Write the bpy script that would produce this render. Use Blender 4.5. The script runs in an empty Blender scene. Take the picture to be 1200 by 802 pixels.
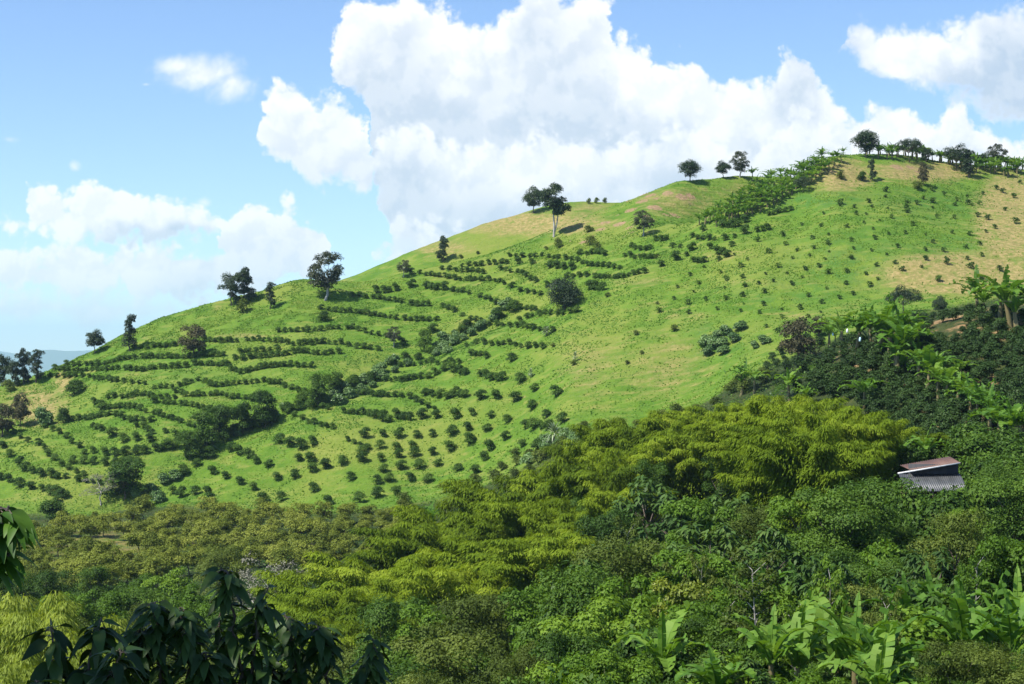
import bpy, math, random
import numpy as np
from mathutils import Vector, Matrix
from mathutils.bvhtree import BVHTree

random.seed(11)
RG = np.random.default_rng(11)
C = bpy.context.scene.collection
SC = bpy.context.scene
F, CX, V0 = 2200.0, 600.0, 420.0          # focal length, centre column and horizon row of the 1200 px wide photograph
PI = math.pi

# ------------------------------------------------------------------ helpers
def lerp(a, b, t): return a + (b - a) * t
def sstep(a, b, x):
    t = np.clip((x - a) / (b - a), 0, 1); return t * t * (3 - 2 * t)

def vnoise(x, y, seed=0):
    xi = np.floor(x).astype(np.int64); yi = np.floor(y).astype(np.int64)
    fx = x - xi; fy = y - yi
    fx = fx * fx * (3 - 2 * fx); fy = fy * fy * (3 - 2 * fy)
    def h(a, b):
        n = (a * 374761393 + b * 668265263 + seed * 974711) & 0x7fffffff
        n = ((n ^ (n >> 13)) * 1274126177) & 0x7fffffff
        return ((n ^ (n >> 16)) & 0xffff) / 65535.0
    return lerp(lerp(h(xi, yi), h(xi + 1, yi), fx), lerp(h(xi, yi + 1), h(xi + 1, yi + 1), fx), fy)

def fbm(x, y, oct=4, seed=0):
    s = 0; a = 0.5; t = 0
    for i in range(oct):
        s = s + a * vnoise(x * 2**i, y * 2**i, seed + i * 17); t += a; a *= 0.5
    return s / t

def pchip(xs, ys, x):
    """monotone cubic through (xs, ys); ys may be (n, m)."""
    xs = np.asarray(xs, float); ys = np.asarray(ys, float)
    h = np.diff(xs); h2 = h.reshape((-1,) + (1,) * (ys.ndim - 1))
    dl = np.diff(ys, axis=0) / h2
    m = np.zeros_like(ys)
    m[0] = dl[0]; m[-1] = dl[-1]
    for i in range(1, len(xs) - 1):
        w1 = 2 * h[i] + h[i-1]; w2 = h[i] + 2 * h[i-1]
        a, b = dl[i-1], dl[i]
        ok = a * b > 0
        den = np.where(ok, w1 / np.where(ok, a, 1) + w2 / np.where(ok, b, 1), 1)
        m[i] = np.where(ok, (w1 + w2) / den, 0)
    x = np.asarray(x, float)
    k = np.clip(np.searchsorted(xs, x, side='right') - 1, 0, len(xs) - 2)
    hh = h[k]; t = (x - xs[k]) / hh
    sh = (-1,) + (1,) * (ys.ndim - 1)
    t = t.reshape(sh); hh = hh.reshape(sh)
    return ((1 + 2*t) * (1-t)**2 * ys[k] + t * (1-t)**2 * hh * m[k] + t*t*(3-2*t) * ys[k+1] + t*t*(t-1) * hh * m[k+1])

def mesh_np(name, verts, quads=None, tris=None, mats=(), mat_idx=None, tint=None, smooth=False):
    me = bpy.data.meshes.new(name)
    verts = np.asarray(verts, np.float32)
    nq = 0 if quads is None else len(quads); nt = 0 if tris is None else len(tris)
    idx = np.concatenate([np.asarray(quads, np.int32).ravel() if nq else np.zeros(0, np.int32),
                          np.asarray(tris, np.int32).ravel() if nt else np.zeros(0, np.int32)])
    start = np.concatenate([np.arange(nq) * 4, nq * 4 + np.arange(nt) * 3]).astype(np.int32)
    me.vertices.add(len(verts)); me.vertices.foreach_set('co', verts.ravel())
    me.loops.add(len(idx)); me.loops.foreach_set('vertex_index', idx)
    me.polygons.add(nq + nt); me.polygons.foreach_set('loop_start', start)
    for m in mats: me.materials.append(m)
    if mat_idx is not None: me.polygons.foreach_set('material_index', np.asarray(mat_idx, np.int32))
    me.update(calc_edges=True)
    if smooth: me.polygons.foreach_set('use_smooth', np.ones(nq + nt, bool))
    if tint is not None:
        a = me.attributes.new('tint', 'FLOAT', 'FACE'); a.data.foreach_set('value', np.asarray(tint, np.float32))
    return me

class Geo:
    """collects numpy pieces of one mesh"""
    def __init__(s): s.v = []; s.q = []; s.t = []; s.n = 0
    def add(s, v, q, tint=None):
        v = np.asarray(v, float); q = np.asarray(q, int)
        s.v.append(v); s.q.append(q + s.n); s.n += len(v)
        s.t.append(np.full(len(q), 0.5) if tint is None else np.asarray(tint))
    def mesh(s, name, mat, smooth=False):
        return mesh_np(name, np.concatenate(s.v), np.concatenate(s.q), None, [mat], None, np.concatenate(s.t), smooth)
    def tube(s, pts, rad, n=6):
        pts = np.asarray(pts, float); rad = np.broadcast_to(np.asarray(rad, float), (len(pts),))
        tg = np.gradient(pts, axis=0); tg /= np.linalg.norm(tg, axis=1, keepdims=True) + 1e-9
        ref = np.array([0.31, 0.95, 0.05]) if abs(tg[:, 1]).max() < 0.9 else np.array([1.0, 0.1, 0.0])
        a = np.cross(tg, ref); a /= np.linalg.norm(a, axis=1, keepdims=True) + 1e-9
        b = np.cross(tg, a)
        th = np.arange(n) * 2 * PI / n
        ring = pts[:, None] + rad[:, None, None] * (np.cos(th)[None, :, None] * a[:, None] + np.sin(th)[None, :, None] * b[:, None])
        k = len(pts); q = []
        for i in range(k - 1):
            for j in range(n): q.append((i*n + j, i*n + (j+1) % n, (i+1)*n + (j+1) % n, (i+1)*n + j))
        s.add(ring.reshape(-1, 3), q)
    def leaves(s, p, axis, nrm, L, W, rg, fold=0.15, tint=None):
        """one folded four-point leaf per row of p"""
        m = len(p)
        ax = axis / (np.linalg.norm(axis, axis=1, keepdims=True) + 1e-9)
        sd = np.cross(ax, nrm); sd /= np.linalg.norm(sd, axis=1, keepdims=True) + 1e-9
        nn = np.cross(sd, ax)
        L = np.broadcast_to(L, (m,))[:, None]; W = np.broadcast_to(W, (m,))[:, None]
        v = np.empty((m, 4, 3))
        v[:, 0] = p
        v[:, 1] = p + ax * L * .45 + sd * W * .5 + nn * W * fold
        v[:, 2] = p + ax * L - nn * L * fold * .6
        v[:, 3] = p + ax * L * .45 - sd * W * .5 + nn * W * fold
        q = np.arange(m * 4).reshape(m, 4)
        s.add(v.reshape(-1, 3), q, rg.random(m) if tint is None else tint)

def rdir(rg, n):
    v = rg.normal(size=(n, 3)); return v / (np.linalg.norm(v, axis=1, keepdims=True) + 1e-9)

# ------------------------------------------------------------------ materials
def new_mat(name):
    m = bpy.data.materials.new(name); m.use_nodes = True
    nt = m.node_tree; nt.nodes.clear()
    return m, nt, nt.nodes, nt.links

def ramp(nd, stops):
    r = nd.new('ShaderNodeValToRGB'); e = r.color_ramp.elements
    while len(e) < len(stops): e.new(0.5)
    for k, (p, c) in enumerate(stops): e[k].position = p; e[k].color = (*c, 1)
    return r

def leaf_mat(name, dark, mid, light, transl=0.3, rough=0.55, spec=0.3, var=0.5):
    """leaf colour varies leaf by leaf and plant by plant; light passes through"""
    m, nt, nd, lk = new_mat(name)
    at = nd.new('ShaderNodeAttribute'); at.attribute_name = 'tint'
    oi = nd.new('ShaderNodeObjectInfo')
    mx = nd.new('ShaderNodeMath'); mx.operation = 'MULTIPLY_ADD'; mx.inputs[1].default_value = var; mx.inputs[2].default_value = 0.0
    mo = nd.new('ShaderNodeMath'); mo.operation = 'MULTIPLY_ADD'; mo.inputs[1].default_value = 1 - var
    lk.new(oi.outputs['Random'], mx.inputs[0]); lk.new(at.outputs['Fac'], mo.inputs[0]); lk.new(mx.outputs[0], mo.inputs[2])
    r = ramp(nd, [(0.08, dark), (0.5, mid), (0.95, light)]); lk.new(mo.outputs[0], r.inputs[0])
    p = nd.new('ShaderNodeBsdfPrincipled'); p.inputs['Roughness'].default_value = rough
    p.inputs['Specular IOR Level'].default_value = spec
    t = nd.new('ShaderNodeBsdfTranslucent')
    tc = nd.new('ShaderNodeMixRGB'); tc.blend_type = 'MULTIPLY'; tc.inputs[0].default_value = 1; tc.inputs[2].default_value = (1.25, 1.2, 0.55, 1)
    lk.new(r.outputs[0], tc.inputs[1]); lk.new(tc.outputs[0], t.inputs[0])
    lk.new(r.outputs[0], p.inputs['Base Color'])
    mix = nd.new('ShaderNodeMixShader'); mix.inputs[0].default_value = transl
    lk.new(p.outputs[0], mix.inputs[1]); lk.new(t.outputs[0], mix.inputs[2])
    o = nd.new('ShaderNodeOutputMaterial'); lk.new(mix.outputs[0], o.inputs[0])
    return m

def solid_mat(name, c1, c2, scale=3.0, rough=0.8, stretch=(1, 1, 1), bump=0.3, metallic=0.0):
    m, nt, nd, lk = new_mat(name)
    tc = nd.new('ShaderNodeTexCoord'); mp = nd.new('ShaderNodeMapping'); mp.inputs['Scale'].default_value = stretch
    lk.new(tc.outputs['Object'], mp.inputs[0])
    n = nd.new('ShaderNodeTexNoise'); n.inputs['Scale'].default_value = scale; n.inputs['Detail'].default_value = 6; n.inputs['Roughness'].default_value = .65
    lk.new(mp.outputs[0], n.inputs['Vector'])
    r = ramp(nd, [(0.3, c1), (0.7, c2)]); lk.new(n.outputs[0], r.inputs[0])
    p = nd.new('ShaderNodeBsdfPrincipled'); p.inputs['Roughness'].default_value = rough; p.inputs['Metallic'].default_value = metallic
    lk.new(r.outputs[0], p.inputs['Base Color'])
    b = nd.new('ShaderNodeBump'); b.inputs['Strength'].default_value = bump; b.inputs['Distance'].default_value = .05
    lk.new(n.outputs[0], b.inputs['Height']); lk.new(b.outputs[0], p.inputs['Normal'])
    o = nd.new('ShaderNodeOutputMaterial'); lk.new(p.outputs[0], o.inputs[0])
    return m

M = {}
M['bark'] = solid_mat('bark', (.05, .038, .028), (.16, .13, .10), 4, .9, (1, 1, .3), .6)
M['pale_bark'] = solid_mat('pale_bark', (.22, .20, .17), (.50, .48, .43), 3, .8, (1, 1, .3), .4)
M['culm'] = solid_mat('culm', (.06, .09, .02), (.16, .17, .05), 2, .6, (1, 1, .3), .1)
M['pseudostem'] = solid_mat('pseudostem', (.06, .07, .02), (.22, .17, .07), 3, .7, (2, 2, .4), .3)
M['citrus'] = leaf_mat('citrus_leaf', (.022, .058, .007), (.052, .115, .013), (.115, .195, .026), .28, .6, .2, .5)
M['hill_tree'] = leaf_mat('hill_tree_leaf', (.010, .024, .010), (.022, .046, .015), (.05, .085, .022), .18, .55, .3, .35)
M['brown_tree'] = leaf_mat('brown_tree_leaf', (.03, .035, .016), (.065, .065, .028), (.11, .10, .045), .2, .6, .2, .3)
M['airy_tree'] = leaf_mat('airy_tree_leaf', (.025, .035, .018), (.055, .07, .03), (.10, .12, .05), .25, .55, .3, .3)
M['dense'] = leaf_mat('dense_leaf', (.018, .046, .006), (.048, .105, .011), (.115, .20, .022), .3, .6, .18, .4)
M['bright'] = leaf_mat('bright_leaf', (.036, .085, .007), (.095, .185, .014), (.20, .31, .03), .34, .6, .18, .5)
M['olive'] = leaf_mat('olive_leaf', (.036, .06, .009), (.085, .125, .018), (.17, .215, .04), .28, .65, .15, .5)
M['avocado'] = leaf_mat('avocado_leaf', (.065, .095, .012), (.165, .205, .026), (.30, .33, .06), .25, .65, .15, .45)
M['palmate'] = leaf_mat('palmate_leaf', (.026, .062, .010), (.058, .12, .02), (.13, .20, .045), .25, .55, .25, .4)
M['bamboo'] = leaf_mat('bamboo_leaf', (.056, .100, .006), (.143, .215, .011), (.285, .36, .03), .38, .7, .1, .4)
M['pale_bamboo'] = leaf_mat('pale_bamboo_leaf', (.12, .17, .012), (.22, .29, .03), (.36, .42, .07), .4, .6, .2, .4)
M['banana'] = leaf_mat('banana_leaf', (.04, .11, .010), (.095, .205, .02), (.21, .33, .045), .38, .55, .25, .4)
M['coffee'] = leaf_mat('coffee_leaf', (.013, .033, .007), (.03, .066, .012), (.066, .12, .026), .15, .6, .2, .4)
M['gully'] = leaf_mat('gully_leaf', (.05, .11, .026), (.11, .20, .05), (.22, .33, .11), .2, .5, .4, .4)
M['grey_twig'] = leaf_mat('grey_twig_leaf', (.08, .085, .06), (.16, .16, .12), (.28, .27, .21), .1, .7, .2, .4)
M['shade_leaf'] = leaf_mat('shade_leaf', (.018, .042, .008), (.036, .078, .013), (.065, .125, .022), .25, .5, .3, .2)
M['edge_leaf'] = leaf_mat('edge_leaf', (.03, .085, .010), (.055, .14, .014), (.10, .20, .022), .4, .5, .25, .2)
M['yellow'] = leaf_mat('yellow_leaf', (.10, .15, .014), (.18, .23, .02), (.28, .32, .04), .35, .5, .3, .3)
M['rosette'] = leaf_mat('rosette_leaf', (.08, .13, .06), (.18, .24, .12), (.36, .42, .26), .15, .35, .5, .2)
M['grass'] = leaf_mat('grass_blade', (.06, .14, .010), (.10, .21, .014), (.19, .28, .03), .3, .6, .2, .0)
M['under'] = leaf_mat('undergrowth_leaf', (.02, .055, .008), (.05, .12, .014), (.12, .21, .03), .3, .5, .3, .0)
M['rust'] = solid_mat('rusty_sheet', (.08, .04, .03), (.15, .085, .065), 1.6, .7, (1, .3, 1), .2)
M['zinc'] = solid_mat('zinc_sheet', (.05, .055, .06), (.11, .115, .12), 1.2, .5, (1, .4, 1), .15, .1)
M['gap_shade'] = solid_mat('shaded_gap', (.02, .022, .028), (.05, .05, .055), 3, .8, (1, 1, .2), .3)
M['brick'] = solid_mat('brick_wall', (.07, .035, .025), (.14, .065, .045), 5, .85, (1, 1, 3), .4)
M['post'] = solid_mat('weathered_post', (.22, .15, .08), (.42, .32, .2), 4, .8, (1, 1, .2), .3)
M['fascia'] = solid_mat('pale_fascia', (.5, .5, .5), (.7, .7, .69), 3, .6, (1, 1, 1), .1)
M['bag'] = solid_mat('blue_plastic_bag', (.35, .62, .72), (.62, .82, .88), 2, .4, (1, 1, 1), .3)
M['bagw'] = solid_mat('white_plastic_bag', (.6, .66, .68), (.8, .82, .82), 2, .4, (1, 1, 1), .3)

# ------------------------------------------------------------------ terrain
zz = lambda d, v: (V0 - v) / F * d
# u: [z at d=20, 60, 110, 160, 215, 270, 330], hill foot (d, v), front crest (d, v) or None, main crest (d, v), back hill (d, v)
COL = {
 -900: ([-7,-18,-28,-33,-36,-37,-37], (440,600), None, (520,560), (660,585)),
 -300: ([-7,-18,-28,-33,-36,-37,-37], (440,600), None, (530,500), (660,520)),
 0:    ([-7,-18,-28,-33,-36,-37,-36], (440,600), None, (540,452), (660,480)),
 60:   ([-7,-18,-28,-33,-36,-37,-36], (435,600), None, (545,431), (660,450)),
 200:  ([-7,-18,-28,-33,-36,-36,-36], (430,595), None, (560,369), (665,388)),
 300:  ([-7,-18,-28,-33,-36,-36,-35.5], (425,600), None, (567,342), (668,355)),
 363:  ([-7,-18,-27,-33,-35,-36,-35], (420,600), None, (570,328), (670,340)),
 420:  ([-7,-18,-27,-33,-34,-35,-35], (415,598), None, (570,331), (672,321)),
 500:  ([-7,-18,-26,-31,-32.5,-33,-33], (415,588), None, (575,317), (675,290)),
 600:  ([-7,-17,-24,-28,-29,-30,-29], (410,556), None, (580,288), (680,255)),
 677:  ([-6.5,-16,-22,-26,-26,-26,-25], (400,515), None, (585,256), (682,238)),
 722:  ([-6,-15,-21,-24,-24,-23,-21], (400,500), None, (590,239), (685,239)),
 760:  ([-6,-14,-20,-23,-22,-21,-19], (400,492), (542,268), (592,225), (690,240)),
 800:  ([-6,-14,-19,-22,-20.5,-18,-16], (400,480), (540,262), (595,211), (690,235)),
 820:  ([-6,-14,-19,-21,-20,-17,-14], (400,472), (540,257), (598,211), (690,235)),
 880:  ([-5.5,-13,-18,-18.5,-16,-9,-10], (400,440), (545,232), (612,206), (690,230)),
 930:  ([-6,-14,-18.5,-17,-12.5,-3.5,-5], (405,418), (552,209), (620,208), (700,230)),
 980:  ([-6,-14,-18.5,-16,-10,0,-1], (410,398), (560,184), (625,203), (710,230)),
 1010: ([-6,-14,-18,-15,-8.5,1.8,1.5], (414,386), (566,182), (630,205), (715,230)),
 1050: ([-6,-14,-18,-14.5,-7,3.4,3], (420,372), (570,182), (635,205), (720,235)),
 1120: ([-6,-13.5,-17.5,-13.8,-5.2,6,5.5], (430,355), (575,195), (640,215), (720,240)),
 1200: ([-6,-13,-17,-12.5,-3.9,8.2,8], (440,340), (580,200), (640,220), (720,245)),
 1500: ([-6,-12,-15,-9,0,14,14], (450,330), (585,215), (640,240), (720,260)),
 2100: ([-5,-10,-12,-6,2,16,17], (450,330), (590,260), (640,280), (720,300)),
}
us = sorted(COL)
tab = []
for u in us:
    zs, base, N, Mc, B = COL[u]
    pts = [(-60, 5.0), (3, -1.9)] + list(zip((20, 60, 110, 160, 215, 270, 330), zs))
    b = (base[0], zz(*base)); m = (Mc[0], zz(*Mc)); bk = (B[0], zz(*B))
    if N is None:
        n = (lerp(b[0], m[0], .75), lerp(b[1], m[1], .765)); dn = (lerp(b[0], m[0], .87), lerp(b[1], m[1], .885))
    else:
        n = (N[0], zz(*N)); dd = lerp(n[0], m[0], .5)
        f = (u - 760) / 80.0
        low = n[1] / n[0] * dd - 3.5
        dn = (dd, lerp(lerp(n[1], m[1], .5), low, min(1, max(0, f))))
    pts += [b, (lerp(b[0], n[0], .33), lerp(b[1], n[1], .33) + .6), (lerp(b[0], n[0], .66), lerp(b[1], n[1], .66) + .8), n, dn, m]
    dmd = lerp(m[0], bk[0], .45)
    pts += [(dmd, min(m[1], bk[1]) / 1.0 * (1 if min(m[1], bk[1]) < 0 else .93) - 2.5), bk, (bk[0] + 160, bk[1] - 45), (1500, -110), (4000, -160), (32000, -200)]
    tab.append(pts)
tab = np.array(tab)                        # columns x K x (d, z)
K = tab.shape[1]
uu = np.unique(np.concatenate([np.linspace(-900, -60, 42), np.linspace(-60, 1260, 400), np.linspace(1260, 2100, 42)]))
ctl = pchip(us, tab, uu)                   # (nu, K, 2)
sub = [3, 6, 8, 10, 12, 12, 12, 12, 12, 14, 30, 30, 30, 16, 16, 14, 14, 12, 8, 6, 6]
tt = np.concatenate([k + np.arange(n) / n for k, n in zip(range(K - 1), sub)] + [[K - 1]])
nu, nr = len(uu), len(tt)
GD = np.zeros((nr, nu)); GZ = np.zeros((nr, nu))
kk = np.minimum(np.floor(tt).astype(int), K - 2); ff = tt - kk
for j in range(nu):
    d = ctl[j, kk, 0] * (1 - ff) + ctl[j, kk + 1, 0] * ff
    GD[:, j] = d; GZ[:, j] = pchip(ctl[j, :, 0], ctl[j, :, 1], d)
GU = np.broadcast_to(uu, (nr, nu)); GT = np.broadcast_to(tt[:, None], (nr, nu))
GX = (GU - CX) / F * np.maximum(GD, 12)
amp = sstep(10, 60, GD) * (1 - sstep(1200, 3000, GD))
GZ = GZ + amp * (2.2 * (fbm(GX / 45, GD / 45, 3, 3) - .5) + .9 * (fbm(GX / 11, GD / 11, 3, 9) - .5) + .35 * (fbm(GX / 2.6, GD / 2.6, 2, 21) - .5))
QUADS = np.array([(i*nu + j, i*nu + j + 1, (i+1)*nu + j + 1, (i+1)*nu + j) for i in range(nr - 1) for j in range(nu - 1)])

def make_bvh():
    P = np.stack([GX, GD, GZ], -1).reshape(-1, 3)
    return BVHTree.FromPolygons(P.tolist(), QUADS.tolist())
BV = make_bvh()
def hit(u, v, need=None):
    """world point where the view ray of photo pixel (u, v) meets the ground"""
    d = Vector(((u - CX) / F, 1, (V0 - v) / F))
    p, n, i, dist = BV.ray_cast(d * 25, d.normalized())
    return p
def ground(x, y):
    p, n, i, d = BV.ray_cast(Vector((x, y, 400)), Vector((0, 0, -1)))
    return p.z if p else 0.0
def at(u, d):
    x = (u - CX) / F * d
    return Vector((x, d, ground(x, d)))
def pix(p): return CX + F * p[0] / p[1], V0 - F * p[2] / p[1]

def carve(line, depth, w, mark=None):
    global GZ
    pts = [p for p in (hit(*q) for q in line) if p]
    best = np.full(GX.shape, 1e9)
    for a, b in zip(pts, pts[1:]):
        ax, ay, bx, by = a.x, a.y, b.x, b.y
        L2 = (bx-ax)**2 + (by-ay)**2 + 1e-6
        t = np.clip(((GX-ax)*(bx-ax) + (GD-ay)*(by-ay)) / L2, 0, 1)
        best = np.minimum(best, np.hypot(GX - (ax + t*(bx-ax)), GD - (ay + t*(by-ay))))
    GZ = GZ - depth * np.exp(-(best / w)**2)
    return best
L_G1 = [(150,585),(215,555),(270,508),(335,478),(385,462),(430,440),(520,402),(565,380),(640,343)]
carve(L_G1, 3.6, 13)
carve([(185,598),(262,530),(325,508),(405,470),(480,440),(560,400)], -1.6, 14)
carve([(760,470),(830,408),(870,375),(930,345),(1000,320)], 3.2, 15)
carve([(590,450),(620,405),(700,352),(760,325),(850,295)], -1.8, 18)
carve([(60,440),(95,490),(110,520)], 1.5, 10)
carve([(940,260),(960,300),(1010,330)], 1.6, 16)
BV = make_bvh()

# contour rows of citrus bushes, as photo pixels; each stands on a small bench cut along the slope
ROWS = [
 [(78,426),(93,426),(108,426),(122,425),(134,422),(146,419),(157,418)], [(64,431),(75,432),(86,433),(97,433)], [(102,432),(113,432),(126,431),(138,430)],
 [(75,440),(88,439),(104,440),(115,442),(126,443),(137,445),(146,446)], [(148,431),(158,432),(168,432),(181,430),(193,429)],
 [(166,417),(178,417),(190,417),(202,417),(214,417)], [(239,415),(250,415),(262,415),(281,411),(292,410),(300,410)], [(181,405),(193,404),(205,403)], [(239,398),(252,398),(265,398),(277,398)],
 [(243,425),(255,426),(267,426)], [(300,417),(312,416),(325,415),(338,413),(350,411),(361,411),(372,413)], [(290,397),(303,397),(316,398),(330,399),(343,402),(358,401),(372,400),(386,400),(400,400)],
 [(349,386),(361,386),(375,385)], [(385,383),(396,382)],
 [(262,426),(271,431),(283,435),(294,432),(305,429),(317,428),(328,427),(340,427)], [(188,452),(202,453),(217,448),(232,443),(247,449),(260,450),(274,448),(288,447),(300,445)], [(315,447),(327,447),(342,454)],
 [(150,464),(160,461),(170,461),(180,464)], [(200,450),(207,457),(218,461),(232,461),(246,461),(260,460),(272,464),(287,465)], [(123,477),(135,476),(147,475),(158,476),(170,480)],
 [(192,470),(205,471),(218,472),(231,475),(245,479),(258,480)], [(181,483),(192,486),(203,489),(213,493)], [(93,490),(106,489),(118,486),(129,484),(141,486),(152,491)], [(168,499),(179,505),(194,505)], [(192,506),(206,510),(217,512)],
 [(131,510),(144,515)], [(176,515),(160,514)], [(110,471),(118,477)], [(157,460),(171,463),(181,469)], [(108,498),(119,502)],
 [(3,523),(12,533),(24,541),(29,549),(37,552),(48,556),(60,556)], [(32,515),(46,518),(52,524),(57,531),(64,536),(73,543)], [(77,510),(85,516),(92,522),(98,530)], [(110,529),(122,531),(135,532),(147,531)],
 [(86,541),(98,541),(110,541),(123,543),(136,542)], [(159,530),(170,529),(182,526)], [(0,559),(11,562),(23,568),(36,571),(50,573)], [(66,559),(78,558),(92,562),(66,584)],
 [(270,525),(280,530)], [(290,534),(300,540),(314,544)], [(327,517),(341,521),(353,522),(366,519)], [(349,537),(364,539)], [(325,560),(345,557),(366,550),(382,547),(401,542)],
 [(250,552),(264,558),(281,565),(296,572)], [(202,576),(212,580),(228,577),(243,579)], [(308,585),(329,584),(367,573),(384,588),(420,586)],
 [(385,477),(404,481),(415,483),(425,483)], [(362,493),(376,496),(389,500),(407,513)], [(420,460),(432,460),(443,462),(455,462)], [(440,487),(456,492),(473,489)],
 [(428,509),(449,509),(467,510),(488,509),(507,509),(529,507),(548,502),(571,503),(592,513),(612,521),(629,524)],
 [(424,528),(446,522),(465,524),(484,523),(528,526),(550,516),(574,525)], [(425,538),(445,537),(467,534),(486,532),(507,530),(568,537)], [(450,550),(471,547),(492,546),(513,543),(537,549),(557,553)],
 [(442,564),(456,562),(480,560),(501,563)], [(411,559),(421,586),(442,579),(464,577)],
 [(473,488),(494,488),(512,488),(534,488),(554,484),(575,487),(594,492),(617,499)], [(480,464),(494,471)], [(523,465),(534,461),(544,463),(563,465),(581,465),(604,467),(624,477),(641,486),(658,493)],
 [(546,437),(563,438),(577,443),(588,443),(609,445),(626,455),(652,462)], [(570,417),(600,421)], [(546,404),(553,414),(563,414)], [(583,402),(598,401),(611,404)], [(598,381),(613,381),(624,384)], [(609,374),(624,369),(639,366),(652,367)], [(617,360),(628,361)],
 [(490,356),(501,356),(520,357),(531,362)], [(542,367),(551,372),(563,375)], [(400,363),(411,364),(422,365),(433,367),(445,369),(457,370)], [(475,373),(487,373)], [(437,347),(450,349),(462,351),(472,352)], [(449,340),(464,338),(482,334),(499,336),(512,337)],
 [(531,338),(542,340)], [(563,346),(574,350)], [(499,320),(510,321),(521,322),(533,325),(546,326),(557,326),(568,326),(580,327),(591,330),(600,334),(609,339)], [(542,316),(553,316),(565,318),(587,314),(598,316),(607,317),(617,322),(628,328)],
 [(565,308),(580,307),(594,306)], [(621,299),(634,298),(643,299),(654,301)], [(607,307),(624,307),(645,311)], [(677,304),(688,309),(699,309),(714,311),(726,313)], [(688,321),(697,323),(709,324),(720,324),(731,323),(742,319),(755,317)], [(688,296),(699,294),(709,296)],
 [(733,298),(744,300),(755,300),(766,300)], [(740,287),(750,291),(763,289)], [(768,279),(780,279),(788,287),(797,287)], [(641,332),(693,336),(705,337)], [(774,309),(793,302)],
 [(400,384),(413,383),(428,386),(444,391)], [(400,403),(409,403),(418,405)], [(508,386),(471,401)], [(493,425),(505,422),(513,424)], [(422,462),(434,459),(510,437)], [(452,444),(464,444),(475,444),(485,442)],
 [(901,250),(913,247),(927,244)], [(888,269),(900,266)], [(873,271),(873,258)], [(850,278),(860,276),(857,286)], [(811,276),(824,278),(837,279)], [(811,291),(832,289),(841,295),(853,298)], [(804,297),(812,304),(825,305)], [(824,268),(862,263),(847,263)],
]
GZ0 = GZ.copy(); bench = np.zeros(GX.shape)
for row in ROWS:
    if len(row) < 3: continue
    pts = [p for p in (hit(u, v + 4) for u, v in sorted(row)) if p]
    lo = min(p.y for p in pts) - 8; hi = max(p.y for p in pts) + 8
    r0 = np.where((GD[:, ::40].max(1) > lo) & (GD[:, ::40].min(1) < hi) & (tt > 8.9) & (tt < 14))[0]
    if len(r0) == 0: continue
    u0 = min(u for u, v in row) - 20; u1 = max(u for u, v in row) + 20; c0, c1 = np.searchsorted(uu, [u0, u1]); sl = (slice(r0[0], r0[-1] + 1), slice(c0, c1))
    X, Y = GX[sl], GD[sl]; best = np.full(X.shape, 1e9); side = np.zeros(X.shape)
    for a, b in zip(pts, pts[1:]):
        L2 = (b.x-a.x)**2 + (b.y-a.y)**2 + 1e-6
        tq = np.clip(((X-a.x)*(b.x-a.x) + (Y-a.y)*(b.y-a.y)) / L2, 0, 1)
        d = np.hypot(X - (a.x + tq*(b.x-a.x)), Y - (a.y + tq*(b.y-a.y))); m = d < best
        best[m] = d[m]; side[m] = (Y - (a.y + tq*(b.y-a.y)))[m]
    prof = np.exp(-(best / 2.0)**2) * np.clip(side / 1.4, -1, 1)
    GZ[sl] = GZ[sl] - .34 * prof
    bench[sl] = np.maximum(bench[sl], np.exp(-((side + 1.5) / 1.0)**2) * (best < 3.2))
BV = make_bvh()

PV = np.stack([V0 - F * GZ / np.maximum(GD, 12)], 0)[0]
def blobs(lst):
    m = np.zeros(GX.shape)
    for (u, v, ru, rv, a) in lst:
        m = np.maximum(m, a * np.exp(-(((GU - u) / ru)**2 + ((PV - v) / rv)**2)))
    return np.where(GD < 900, m, 0)
dry = blobs([(1125,322,95,25,1.5),(1184,255,42,55,1.5),(1195,212,35,14,.8),(985,206,45,22,1.1),(955,200,30,12,.6),(1085,202,85,13,1.1),(40,478,48,30,.95),(72,450,18,22,.8),
             (620,262,120,18,.95),(520,290,60,14,.7),(690,245,40,10,.6),(790,235,75,24,.6),(870,222,40,12,.6),(745,330,60,10,.55),(760,358,50,12,.45),(850,300,60,9,.55),(930,370,60,8,.5),(880,330,80,6,.5),(970,330,70,6,.45),(690,430,60,60,.55),
             (780,430,100,60,.55),(800,370,60,18,.45),(190,397,30,5,.5),(285,394,45,5,.75),(255,360,14,10,.4),(60,590,30,10,.3),(345,545,25,5,.5),(410,575,20,5,.4),(640,530,30,8,.5),(400,330,40,8,.4)])
dry = np.maximum(dry, bench * .36)
soil = blobs([(775,240,85,22,1),(715,265,45,13,1),(690,283,25,8,.8),(1060,197,70,12,.8),(960,205,28,12,.8),(700,282,30,6,.9),(880,220,40,10,.6)])
lush = blobs([(955,235,70,12,1),(1000,310,80,36,.8),(1090,240,100,18,.7),(840,398,34,22,1),(930,345,70,25,.6),(1110,285,80,12,.7),(500,470,60,30,.3),(200,440,150,40,.3)])
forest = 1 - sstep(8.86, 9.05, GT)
coffee_soil = np.where((GT > 5.2) & (GT < 8.6), sstep(930, 990, GU), 0) * forest
valley_grass = blobs([(110,640,70,18,1),(60,660,40,14,.7),(170,635,30,14,.7),(250,610,50,8,.5)]) * forest

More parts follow.
